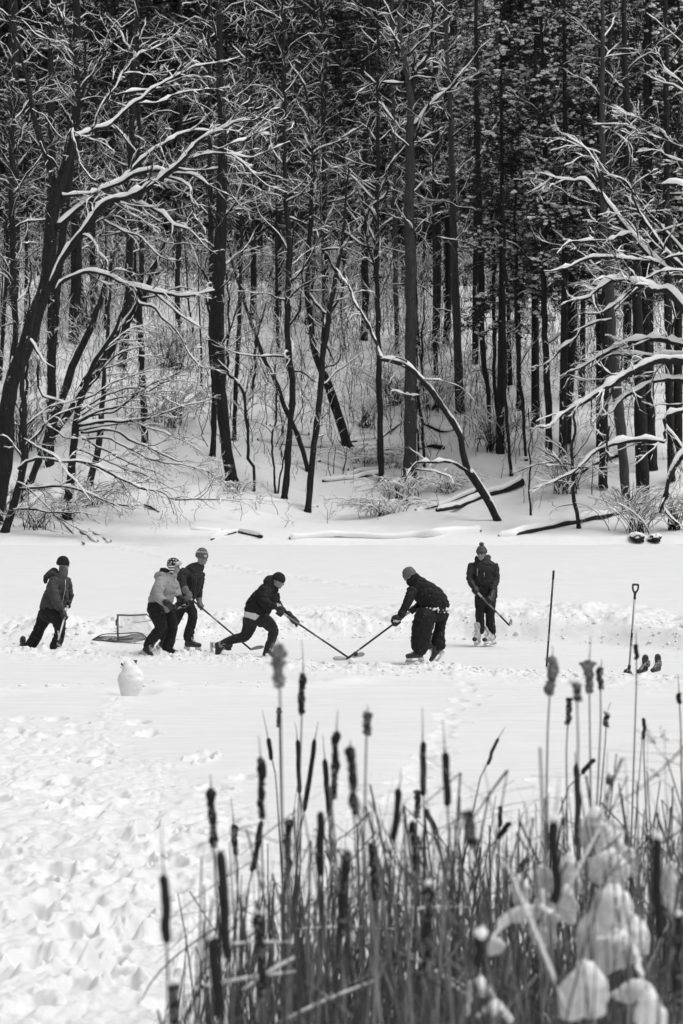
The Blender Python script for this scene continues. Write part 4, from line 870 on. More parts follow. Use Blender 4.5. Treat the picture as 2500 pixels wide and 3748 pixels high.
# bent and broken single blades that stand out against the snow
def dense(px): return np.interp(px,[560,650,900,1050,1250,1600,2000,2500],[.0,.12,.5,.9,1,1,1,1])
def reedbed():
    r=np.random.default_rng(123); A=Acc(); A2=Acc(); Sn=Acc(); A0=A
    for i in range(3300):
        A=A2 if r.random()<.42 else A0
        px=r.uniform(480,2650); 
        if r.random()>dense(px)*.95+.03: continue
        Y=7.1+5.7*r.random()**.8
        top=np.interp(px,[480,650,900,1060,1200,1450,1750,1950,2250,2500,2650],[3560,3350,3290,3190,3110,3080,3120,3040,2990,2960,2960])
        zt=H-(top-YH)/F*Y; zt=max(.35,zt*r.uniform(.35,1.02)) if r.random()<.9 else zt*r.uniform(1.,1.16)
        zt=min(zt,2.3); x=(px-1250)/F*Y; ln=r.normal(0,.12)*zt; base=np.array([x-ln,Y+r.normal(0,.1),-.05]); tip=np.array([x+ln*.3+r.normal(0,.03),Y+r.normal(0,.12),zt])
        leaf(A,base,tip,r.uniform(.008,.021),r,.07,7,r.random()<.6)
        if r.random()<.26: # broken over, hanging
            el=tip; t2=el+np.array([r.choice([-1,1])*r.uniform(.08,.4),r.normal(0,.1),-r.uniform(-.05,.45)]); leaf(A,el,t2,r.uniform(.006,.013),r,.1,6)
    for i in range(120):   # blades standing in front of the snow clumps
        A=A2 if r.random()<.3 else A0; px=r.uniform(1700,2620); Y=r.uniform(6.5,7.1); top=r.uniform(3080,3600); zt=H-(top-YH)/F*Y; x=(px-1250)/F*Y; ln=r.normal(0,.09)
        leaf(A,np.array([x-ln,Y,-.05]),np.array([x+ln,Y+r.normal(0,.1),zt]),r.uniform(.004,.011),r,.07,8,r.random()<.6)
    for i in range(420):  # litter of lying leaves
        A=A2 if r.random()<.5 else A0
        px=r.uniform(800,2650); Y=r.uniform(6.2,10.5); top=np.interp(px,[800,1100,1600,2500],[3560,3330,3300,3260]); z=max(.1,(H-(top-YH)/F*Y)*r.uniform(.1,1.)); x=(px-1250)/F*Y; a=r.uniform(-1.2,1.2)+(np.pi if r.random()<.5 else 0); l=r.uniform(.12,.45)
        p0=np.array([x,Y,z]); p1=p0+l*np.array([math.cos(a),r.normal(0,.25),math.sin(a)]); leaf(A,p0,p1,r.uniform(.004,.009),r,.1,6)
        if r.random()<.12: 
            tubes(Sn,resample([p0+[0,0,.008],(p0+p1)/2+[0,0,.014],p1+[0,0,.008]],7),np.array([.002,.004,.006,.005,.006,.004,.002])*r.uniform(.6,1.3),6)
    o=A0.obj('reeds',reed_m); tag(o,kind='stuff'); o=A2.obj('pale_reeds',reed_mat('pale_dry_reed',.12,.38)); tag(o,kind='stuff'); o=Sn.obj('reed_snow',snow_m); tag(o,kind='stuff')
    # a few pale hair-like weeds with tiny seed balls at the right
    for (pts,lab) in (([(2500,2860),(2440,2790),(2400,2720),(2370,2690)],'thin weed stalk arching across the open snow at the right'),([(2490,3000),(2440,2880),(2415,2840),(2400,2835)],'short weed with tiny seed balls low at the right edge'),([(2435,2800),(2432,2740),(2420,2700),(2436,2690)],'upright weed with tiny seed balls at the right edge')):
        Y=9.5; q=[P(x,y,Y) for x,y in pts]; e=empty('dry_weed',tuple(q[0]),lab,'weed'); B=Acc(); tubes(B,resample([q[0]+[.03,0,-1.2]]+q,14),np.linspace(.003,.0012,14),5); B.obj('stalk',spike_m,e); B=Acc()
        for k in range(7): 
            c_=q[-1]+np.array([r.normal(0,.02),0,r.normal(0,.02)]); ball(B,c_,.0035,.0035,.0035); tubes(B,np.array([q[-2],c_]),np.array([.001,.0008]),4)
        B.obj('seed_balls',spike_m,e)
reedbed()
def reed_patches():   # ragged snow lying on the flattened blades
    r=np.random.default_rng(55); A=Acc()
    for i in range(6):
        px=2520-900*r.random()**1.3; py=r.uniform(3250,3760); Y=r.uniform(6.8,8.4); c0=P(px,py,Y); l=r.uniform(.04,.12); a=r.uniform(-.7,.7); 
        pts=[c0+np.array([math.cos(a)*l*t,r.normal(0,.02),math.sin(a)*l*t-.04*t*t+r.normal(0,.012)]) for t in (-1,-.4,.2,1)]
        w=np.array([.008,.03,.035,.01])*r.uniform(.4,1.2); loft(A,pts,w*.8,w)
    V,fc=A.arrays(); V=V+.012*np.stack([vn(V[:,0]*40,V[:,1]*40,V[:,2]*40,s=k) for k in (1,2,3)],-1); o=npobj('reed_snow_patches',V,fc,snow_m); tag(o,kind='stuff')
reed_patches()
MO=[(1118,1010,72,95,9.6,'snow mound bulging behind the upright stems, highest of the reed bed'),(1180,1215,100,62,8.9,'broad smooth snow pillow in the reeds under the highest mound'),(985,1235,62,72,9.2,'snow clump left of the broad pillow'),(1215,1130,60,60,9.5,'round snow clump right behind the broad pillow'),(1290,1190,50,55,9.3,'small snow clump right of the broad pillow'),
 (840,1270,46,72,9.3,'narrow snow clump leaning in the reeds by the slanting cattail'),(1215,1480,165,150,8.2,'largest snow heap, filling the reeds on the right'),(835,1450,75,105,8.6,'snow heap between the big dark cattail and the torn lump'),(1060,1820,110,105,7.4,'wide snow patch low in front under crossed blades'),
 (1500,1290,50,95,9.3,'snow clump at the right edge behind the big dark cattail'),(1400,1960,75,85,6.9,'snow lump in the bottom right corner'),(960,1390,50,75,8.8,'snow clump hidden behind the big collared cattail'),(720,1330,40,60,9.1,'thin snow clump left of the slanting cattail'),(1340,1560,50,70,8.6,'snow lump at the right foot of the largest heap'),(600,1640,45,35,7.8,'small pad of snow on flattened blades at lower centre')]
for i,(u,v,ru,rv,Y,lab) in enumerate(MO):
    Y-=.3; ru*=1.05; rv*=.9; r=np.random.default_rng(700+i); c0=P(1400+u/KR,2300+v/KR,Y); sx=ru/KR*Y/F; sz=rv/KR*Y/F; e=empty('snow_clump',tuple(c0-[0,0,sz]),lab,'snow clump','clumps of snow caught in the reeds'); A=Acc()
    ln=r.uniform(-.35,.35)*sx
    for o,k in ((0,1.),(r.choice([-1,1])*.6,.62),(r.choice([-1,1])*.35,.8)):
        b=c0+np.array([o*sx,abs(o)*.3*sx,-(1-k)*1.6*sz]); P3=[b+np.array([ln*.6*k,0,.75*sz*k]),b+np.array([ln*.3*k,0,.2*sz*k]),b+np.array([0,.02,-.6*sz*k]),b+np.array([-ln*.3,.04,-1.7*sz])]
        loft(A,P3,np.array([.38,.72,.92,.8])*sx*k,np.array([.3,.5,.6,.5])*sx*k,14)
    blob('snow',A,reedsnow_m,e,max(.006,sx*.08),6,sx*.13,.8/sx,seed=i)
# ================================================================ trees
K=1.2544
VW={'a':(0,0),'b':(1250,0),'c':(0,1000),'d':(1250,1000)}
def sprout(PL,R,rng,per_m,frac,ang,npts,up=0.,jit=.12,tmin=.2,rmax=.6,rend=.006,lmin=.25,lmax=4.,bias=None,nmax=None,k_len=.016,tip=False):
    """children of a batch of polylines"""
    seg=np.linalg.norm(np.diff(PL,axis=1),axis=2); Lt=seg.sum(1)
    cnt=rng.poisson(per_m*Lt*(1-tmin)); idx=np.repeat(np.arange(len(PL)),cnt)
    if nmax and len(idx)>nmax: idx=rng.choice(idx,nmax,replace=False)
    if len(idx)==0: return np.zeros((0,npts,3)),np.zeros((0,npts))
    n=PL.shape[1]; t=tmin+(1-tmin)*rng.random(len(idx))**.85; ft=t*(n-1); i=np.minimum(ft.astype(int),n-2); w=(ft-i)[:,None]
    p=PL[idx,i]*(1-w)+PL[idx,i+1]*w; rp=R[idx,i]*(1-w[:,0])+R[idx,i+1]*w[:,0]
    T=PL[idx,i+1]-PL[idx,i]; T/=np.linalg.norm(T,axis=1,keepdims=True)+1e-9
    rv=rng.normal(size=T.shape); rv-= (rv*T).sum(1,keepdims=True)*T; rv/=np.linalg.norm(rv,axis=1,keepdims=True)+1e-9
    a=np.radians(rng.normal(ang,12,len(idx)))[:,None]
    d=T*np.cos(a)+rv*np.sin(a)
    if bias is not None: d=d+np.array(bias)*rng.uniform(.5,1,(len(idx),1)); d/=np.linalg.norm(d,axis=1,keepdims=True)
    l=np.clip(Lt[idx]*frac*(1.1-.75*t)*rng.uniform(.45,1.25,len(idx)),lmin,lmax)
    out=np.empty((len(idx),npts,3)); out[:,0]=p; st=(l/(npts-1))[:,None]
    for j in range(1,npts):
        d=d+rng.normal(0,jit,d.shape); d[:,2]+=up/(npts-1); d/=np.linalg.norm(d,axis=1,keepdims=True)
        out[:,j]=out[:,j-1]+d*st
    r0=np.clip(np.minimum(rp*rmax,k_len*l+.004),rend,None)
    rr=r0[:,None]*(1-np.linspace(0,1,npts)[None])+np.minimum(rend,r0)[:,None]*np.linspace(0,1,npts)[None]
    return out,rr
def snow_tubes(acc,PL,R,rng,k=6,depth=1.,thr=(.2,.6),patch=.35):
    if len(PL)==0: return
    T,S,U=frames(PL); M,n,_=PL.shape
    h=np.sqrt(T[...,0]**2+T[...,1]**2)
    keep=sm(thr[0],thr[1],h)
    ph=rng.uniform(0,100,(M,1)); q=PL[...,0]*1.7+PL[...,2]*1.3+ph
    pt=np.clip(1.25-patch*2.2*(vn(q*2.2,q*.3,s=5)+.25)-patch*.6,0,1.3)*(.78+.75*vn(q*3.3,q*.4,s=9))
    keep=keep*np.clip(pt,0,1.3)
    hs=depth*np.clip(.026+R*.78,.012,.125)*keep
    ok=keep>.06
    w=np.where(ok,R*.96+.30*hs,R*.3)
    hh=np.where(ok,R*.45+hs*.62,R*.3)
    w[:,[0,-1]]*=.35; hh[:,[0,-1]]*=.5
    Cc=PL.copy(); Cc[...,2]+=np.where(ok,R*.50+hs*.42,0)
    a=np.arange(k)/k*2*np.pi+.5*np.pi/k
    Z=np.zeros_like(S); Z[...,2]=1
    wob=1+.22*vn(q*4.1,q,s=12)
    ring=Cc[:,:,None,:]+(w*wob)[:,:,None,None]*np.cos(a)[None,None,:,None]*S[:,:,None,:]+(hh*wob)[:,:,None,None]*np.sin(a)[None,None,:,None]*(.5*U+.5*Z)[:,:,None,:]
    b=np.arange(M)[:,None,None]*n*k+np.arange(n-1)[None,:,None]*k; qq=np.arange(k)[None,None,:]; q2=(qq+1)%k
    f4=np.stack(np.broadcast_arrays(b+qq,b+q2,b+k+q2,b+k+qq),-1).reshape(M,n-1,k,4)
    use=(ok[:,:-1]|ok[:,1:])
    f4=f4[use].reshape(-1,4)
    V=ring.reshape(-1,3)
    if not len(f4): return
    u,inv=np.unique(f4,return_inverse=True); acc.add(V[u],None,inv.reshape(-1,4))
def stroke(view,pts,Y,dy=0.,wild=.0,rng=None,seglen=.22):
    """traced limb: [(u,v,width)...] at distance Y drifting by dy"""
    x0,y0=VW[view]; q=[]; ws=[]; last=None
    for i,p in enumerate(pts):
        u,v=p[0],p[1]; w=p[2] if len(p)>2 else None
        yy=Y+dy*i/(len(pts)-1); q.append(P(x0+u/K,y0+v/K,yy)); ws.append(w)
    ws=[(i,w) for i,w in enumerate(ws) if w]; wi=np.interp(np.arange(len(pts)),[a for a,_ in ws],[b for _,b in ws])
    L=sum(np.linalg.norm(q[i+1]-q[i]) for i in range(len(q)-1)); n=max(4,int(L/seglen))
    pl=resample(np.array(q),n); d=np.linspace(0,1,n); dd=np.concatenate([[0],np.cumsum([np.linalg.norm(q[i+1]-q[i]) for i in range(len(q)-1)])]); dd/=dd[-1]
    r=np.interp(d,dd,wi)/K*Y/F/2
    if rng is not None:
        ph=rng.uniform(0,99); s=np.arange(n)*seglen
        amp=np.where(r>.07,.03,np.minimum(.11,r*.6+.05))*np.sin(np.linspace(0,np.pi,n))**.3
        pl[:,0]+=amp*fbm(s*1.5+ph,s*0,o=3,s=3); pl[:,2]+=amp*fbm(s*1.5+ph,s*0+9,o=2,s=4); pl[:,1]+=amp*2*vn(s*.9+ph,s*0,s=6)
        r=r*(1+.10*vn(s*1.7+ph,s*0,s=8))
    return pl,np.maximum(r,.008)
def twigs(brA,snA,limbs,rng,d1=1.5,d2=2.2,d3=2.6,l1=.45,l2=.5,up=.1,ang=38,tmin=.15,nmax=2600,snow=1.,third=True,lmax1=3.2,bias=None,fine=.0065):
    """secondary shoots on traced limbs"""
    for pl,r in limbs:
        n=max(6,min(24,len(pl))); PLs=resample(pl,n)[None]; Rs=np.interp(np.linspace(0,1,n),np.linspace(0,1,len(r)),r)[None]
        a,ar=sprout(PLs,Rs,rng,d1,l1,ang,10,up=up,jit=.21,tmin=tmin,lmin=.5,lmax=lmax1,rmax=.55,bias=bias)
        b,br=sprout(a,ar,rng,d2,l2,ang,7,up=up,jit=.22,tmin=.12,lmin=.25,lmax=1.6,nmax=nmax,bias=bias)
        tubes(brA,a,ar,4,False); tubes(brA,b,br,3,False)
        snow_tubes(snA,a,ar,rng,5,snow,patch=.6)
        m=rng.random(len(b))<.55; snow_tubes(snA,b[m],br[m],rng,4,snow*.9,patch=.85)
        if third:
            c,cr=sprout(b,br,rng,d3,.55,ang,5,up=up,jit=.22,tmin=.1,lmin=.15,lmax=.8,nmax=int(nmax*1.6),rend=fine)
            tubes(brA,c,cr,3,False)
            m=rng.random(len(c))<.14; snow_tubes(snA,c[m],cr[m],rng,4,snow*.8,patch=.8)
def make_tree(name,label,cat,trunks,limbs,rng,tw=None,bark=None,group=None,snow=1.,root_i=0,trunk_tw=None,snowthr=(.2,.6)):
    pl,r=trunks[root_i]; base=pl[0] if pl[0][2]<pl[-1][2] else pl[-1]
    e=empty(name,tuple(base),label,cat,group)
    A=Acc(); S=Acc(); B=Acc()
    for pl,r in trunks:
        rr=r.copy()
        if pl[0][2]<pl[-1][2]: rr[0]*=1.25
        tubes(A,pl,rr,12 if r.max()>.12 else 8); snow_tubes(S,pl[None],r[None],rng,8,snow*.8,thr=(.3,.75))
    A.obj('trunk',bark or bark_m,e)
    for pl,r in limbs:
        tubes(B,pl,r,7); snow_tubes(S,pl[None],r[None],rng,8,snow,thr=snowthr,patch=.30 if r.max()>.08 else .5)
    if limbs and tw is not None: twigs(B,S,limbs,rng,snow=snow,**tw)
    if trunk_tw is not None: twigs(B,S,trunks,rng,snow=snow,**trunk_tw)
    if B.n: B.obj('branches',twig_m,e)
    if S.n and (S.F4): S.obj('snow',treesnow_m,e)
    return e
def base_Y(view,u,v):
    x0,y0=VW[view]; return hit(x0+u/K,y0+v/K)
def ST(view,pts,Y,dy=0,rng=None): return stroke(view,pts,Y,dy,rng=rng)
rg=np.random.default_rng(11)
# ---- the large leaning tree on the left
Y=98.5
t1=ST('c',[(-35,1130,95),(5,960,82),(20,860,76),(35,600,70),(60,480,70),(100,380,70),(135,290,72),(160,200,72),(210,40,66),(235,-205,60),(262,-360,56),(300,-480,44),(330,-610,32),(325,-700,18)],Y,1.0,rg)
t2=ST('a',[(262,880,34),(230,780,30),(190,650,28),(150,500,22),(120,350,17),(85,220,14),(40,90,12),(-30,20,8)],Y+1,-1,rg)
LB=[('a',[(225,1320,30),(290,1180,38),(350,1100,38),(430,1000,40),(490,930,36),(600,895,34),(690,850,30),(780,790,28),(830,740,22),(900,660,18),(960,620,15),(1060,570,12),(1150,550,5)],0,-2.5),
('a',[(258,1045,34),(330,980,34),(400,920,36),(470,870,30),(560,820,26),(640,740,20),(740,670,18),(820,615,13),(900,600,9),(960,600,5)],.6,1.5),
('a',[(285,900,20),(360,890,18),(440,885,20),(480,860,14),(530,850,8)],.6,0),
('a',[(332,640,28),(390,610,22),(430,590,20),(500,570,18),(580,500,17),(650,440,15),(720,400,13),(830,350,10),(900,305,8),(1000,290,6),(1100,260,4)],1.2,2),
('a',[(640,475,12),(740,460,12),(790,435,12),(880,425,9),(960,410,6),(1040,405,3)],1.6,1.5),
('a',[(530,440,14),(640,415,14),(700,410,10)],1.8,1),
('a',[(420,590,12),(450,520,11),(520,400,10),(560,340,9),(620,270,7),(720,220,5),(830,145,3)],1.4,1.5),
('a',[(470,870,14),(560,835,20),(620,800,20),(720,780,22),(770,790,18)],0,-.6),
('a',[(790,800,16),(860,800,14),(920,830,12),(980,870,10),(1060,900,8),(1110,950,6),(1150,980,3)],-1.4,-1),
('a',[(760,810,14),(830,830,12),(880,880,10),(900,980,8),(930,1040,5)],-1.2,-1.5),
('a',[(630,935,16),(720,960,15),(800,1020,12),(870,1060,10),(940,1130,7),(1000,1170,4)],-.6,-1.5),
('a',[(880,730,14),(940,702,13),(1050,710,12),(1100,740,10),(1200,830,8),(1240,860,7),(1320,885,3)],-1.6,-1),
('a',[(1060,708,9),(1160,720,8),(1240,680,6),(1330,650,3)],-2,.5),
('a',[(960,620,10),(985,680,10),(1100,650,8),(1200,600,6),(1310,545,3)],-2,1.5),
('a',[(470,1000,13),(500,1020,12),(560,1050,12),(620,1070,11),(680,1130,10),(740,1180,8),(840,1200,5)],-.3,-1),
('a',[(335,590,10),(340,660,9),(380,760,8),(440,830,4)],.6,-1),
('a',[(330,600,8),(400,625,8),(480,660,6),(530,700,3)],.6,-1),
('c',[(255,90,22),(290,35,20),(400,-5,20),(500,10,20),(560,40,22),(640,70,20),(740,90,20),(800,100,14),(900,100,11),(985,80,6)],-.3,-2),
('c',[(610,75,12),(640,140,14),(700,160,15),(760,220,12),(810,260,9),(850,320,8),(880,390,7),(920,430,6),(970,432,3)],-1.2,-1),
('c',[(700,80,12),(760,130,11),(820,180,10),(880,230,8),(930,255,4)],-1.4,.6),
('c',[(125,300,20),(150,320,18),(175,370,16),(200,410,12),(250,435,6)],-.2,-.8),
('c',[(175,380,12),(185,500,10),(200,560,12),(240,575,11),(300,590,5)],-.6,-.6),
('c',[(185,600,8),(210,690,9),(260,730,10),(300,760,8),(360,760,4)],-.8,-.4),
('a',[(185,650,12),(210,700,10),(250,740,8),(265,790,5)],.4,.3),
('a',[(265,800,10),(290,740,9),(310,640,8),(325,590,5)],.4,.3),
('a',[(560,340,6),(640,335,6),(700,340,5),(800,320,3)],2,.6),
('a',[(120,350,9),(190,480,0),(240,560,5),(290,620,3)],0,-.5) if False else ('a',[(148,500,9),(200,530,8),(250,600,5),(300,640,3)],.3,-.6),
('c',[(460,-60,10),(470,-20,8),(440,60,7),(420,130,4)],-.5,-.6),
]
limbs=[ST(v,p,Y+dy0,dy,rg) for v,p,dy0,dy in LB]
make_tree('leaning_tree','big dark tree leaning in from the left edge, thick snow on its long outstretched limbs','tree',[t1,t2],limbs,rg,
  tw=dict(d1=2.6,d2=3.0,d3=2.8,l1=.36,l2=.5,up=-.10,ang=36,tmin=.2,nmax=1500,lmax1=2.8),snow=1.25,trunk_tw=dict(d1=.5,d2=2.2,d3=1.8,l1=.12,l2=.4,up=.1,tmin=.35,nmax=700,lmax1=2.6))
# upright pair behind it, top left
def simple_tree(name,label,cat,tr,Y,limbs=[],tw=None,ttw=None,bark=None,group=None,seed=0,snow=1.,dy=0):
    r=np.random.default_rng(seed+100)
    def ext(v,p):
        u,w,d=p[-1]; dy=p[-2]; yy=VW[v][1]+w/K
        if yy<560 and d>=9: 
            k=(yy+420); ux=(u-dy[0])/max(1,abs(w-dy[1])); p=list(p)+[(u+ux*k*.5,w-k*K*.5,d*.8),(u+ux*k,w-k*K,max(5,d*.45))]
        return p
    trs=[ST(v,ext(v,p),Y+(q[0] if q else 0),(q[1] if len(q)>1 else 0),r) for v,p,*q in tr]
    lbs=[ST(v,p,Y+(q[0] if q else 0),(q[1] if len(q)>1 else 0),r) for v,p,*q in limbs]
    return make_tree(name,label,cat,trs,lbs,r,tw=tw,bark=bark,group=group,snow=snow,trunk_tw=ttw)
TW=dict(d1=2.2,d2=2.8,d3=2.4,l1=.45,l2=.5,up=.12,ang=42,tmin=.12,nmax=1000,lmax1=2.6)
CT=dict(d1=1.6,d2=2.8,d3=2.4,l1=.2,l2=.55,up=.2,ang=52,tmin=.18,nmax=1800,lmax1=3.8)   # crown on a tall trunk
UG='young trees on the wooded bank'
yb,_=base_Y('c',240,880)
simple_tree('forked_tree','tall forked tree with thin upright stems behind the leaning tree','tree',
 [('c',[(225,900,44),(235,600,42),(250,200,38),(300,-300,34)]),('a',[(300,950,34),(330,740,28),(350,520,22),(360,340,18),(340,260,14),(300,150,12),(260,-20,9)]),
  ('a',[(350,520,18),(385,400,14),(400,250,12),(370,120,9),(360,-10,7)])],yb,
 [('a',[(350,520,12),(420,380,10),(450,280,8),(520,190,6),(560,120,4)]),('a',[(340,260,8),(280,200,7),(180,170,6),(100,90,4)]),('a',[(365,420,9),(440,300,8),(520,120,6),(600,40,4)]),
  ('a',[(355,340,7),(290,160,6),(260,60,4)])],tw=TW,ttw=dict(CT,nmax=700),seed=1)
# ---- brushy tree with the fan of drooping shoots, lower left
Y0,_=base_Y('c',310,1130)
fan=[[(350,690,14),(440,640,13),(560,600,11),(690,520,9),(820,450,6),(890,420,3)],
[(360,700,18),(460,680,18),(580,680,15),(700,660,12),(820,620,8),(900,600,6),(980,570,4)],
[(370,730,14),(500,725,14),(580,750,13),(680,800,12),(800,850,8),(930,900,6),(1050,980,3)],
[(380,760,12),(480,755,11),(560,790,10),(700,850,8),(850,880,6),(1000,960,3)],
[(330,600,14),(430,560,11),(540,500,8),(640,460,6),(760,440,3)],
[(380,560,12),(460,450,10),(560,370,8),(700,330,3)],
[(350,690,13),(420,650,12),(520,640,11),(620,570,9),(760,500,6),(900,500,3)],
[(370,520,12),(440,400,10),(540,300,8),(640,250,5),(760,230,3)],
[(360,740,10),(470,800,10),(560,860,8),(680,900,6),(800,960,3)],
[(350,640,10),(480,560,9),(600,530,8),(720,560,6),(860,620,3)],
[(360,720,10),(500,690,9),(620,690,8),(740,730,7),(860,780,5),(980,860,3)],
[(360,660,10),(470,600,9),(590,560,8),(700,540,6),(820,540,3)],
[(340,800,10),(420,830,9),(560,900,8),(700,940,6),(820,1000,3)],
[(430,400,9),(520,330,8),(600,310,6),(700,290,3)],
[(400,480,9),(520,420,8),(650,380,6),(760,390,3)]]
r=np.random.default_rng(21)
trk=[ST('c',[(300,1135,42),(330,900,38),(350,700,32),(380,560,26),(440,400,22),(520,280,18),(590,120,12),(640,0,8)],Y0,-1,r)]
fl=[ST('c',p,Y0-.6+q*.15,-2.2+((q*37)%10)*.45,r) for q,p in enumerate(fan)]
make_tree('shoreline_tree','bushy shoreline tree with a wide fan of thin drooping shoots sweeping right over the bank','tree',trk,fl,r,
 tw=dict(d1=4.2,d2=3.2,d3=2.6,l1=.34,l2=.45,up=-.10,ang=22,tmin=.25,nmax=1300,lmax1=2.2,bias=(.25,0,-.05),fine=.009),snow=.8)
Y1,_=base_Y('c',30,1190)
low=[[(85,900,18),(130,860,16),(250,850,14),(350,870,14),(440,890,16),(520,930,13),(620,970,11),(740,1010,10),(820,1040,9),(960,1035,6),(1100,1050,3)],
[(90,990,16),(200,985,14),(330,990,14),(420,1010,11),(520,1060,8),(650,1065,3)],
[(60,1085,12),(200,1090,11),(330,1100,8),(450,1110,4)],
[(110,800,12),(200,700,12),(280,650,9),(400,610,5)],[(110,760,10),(180,800,10),(260,850,9),(340,950,7),(420,1050,4)],
[(80,960,10),(150,1000,9),(220,1080,8),(330,1160,6),(400,1190,3)],[(100,850,9),(60,780,8),(10,740,4)],
[(120,700,9),(190,640,8),(260,600,6),(350,580,3)]]
trk=[ST('c',[(20,1195,40),(60,1080,38),(90,960,36),(115,800,30),(108,600,26),(100,520,22),(115,380,18),(150,250,12),(160,120,8)],Y1,1,r)]
make_tree('bank_tree','thin leaning tree at the left corner of the bank with snowy low branches reaching right','tree',trk,[ST('c',p,Y1-.3,-.8,r) for p in low],r,
 tw=dict(d1=3.6,d2=3,d3=2.6,l1=.36,l2=.5,up=-.1,ang=34,tmin=.1,nmax=900,lmax1=2.0),snow=.9)
for i,(tp,lab) in enumerate([
 ([(135,975,32),(200,800,34),(270,620,40),(330,440,36),(430,220,30),(480,60,22),(540,-140,12)],'stout stem slanting right behind the bushy shoreline tree'),
 ([(215,800,22),(290,680,28),(370,560,32),(480,390,36),(560,260,36),(640,140,28),(700,0,20),(760,-150,12)],'dark diagonal trunk slanting up right out of the brush on the left'),
 ([(410,975,34),(450,800,30),(470,600,24),(480,430,18),(500,200,14),(510,-100,10)],'slim trunk standing just right of the bushy shoreline tree'),
 ([(665,785,34),(660,600,30),(650,400,28),(640,150,26),(650,-100,24),(640,-600,18)],'straight trunk up the slope above the fan of shoots'),
 ([(60,780,22),(50,500,24),(70,250,26),(60,0,28),(55,-400,26),(60,-1000,18)],'upright dark trunk at the left edge up the slope'),
 ([(95,1125,10),(100,900,12),(95,700,12),(120,500,12),(130,200,10),(140,-50,7)],'thin upright pole beside the leaning bank tree'),
 ([(232,470,36),(235,300,38),(238,100,40),(240,-300,36),(235,-900,30)],'thick trunk high on the slope behind the leaning tree'),
 ([(335,320,50),(345,150,52),(350,0,50),(345,-500,44),(350,-1000,36)],'wide dark trunk high on the slope left of the fan of shoots'),
 ([(50,130,70),(55,0,72),(55,-400,66),(60,-1000,50)],'wide dark trunk standing on the crest at the far left'),
 ([(560,430,46),(575,250,44),(590,100,40),(600,-300,34),(610,-900,26)],'dark trunk midway up the slope above the fan of shoots'),
 ]):
    bu,bv=tp[0][0],tp[0][1]; yy,_=base_Y('c',bu,bv)
    simple_tree('bare_tree',lab,'tree',[('c',tp,0,.8)],yy,ttw=dict(CT,d1=1.5,nmax=1300),group=UG,seed=30+i,snow=.8)
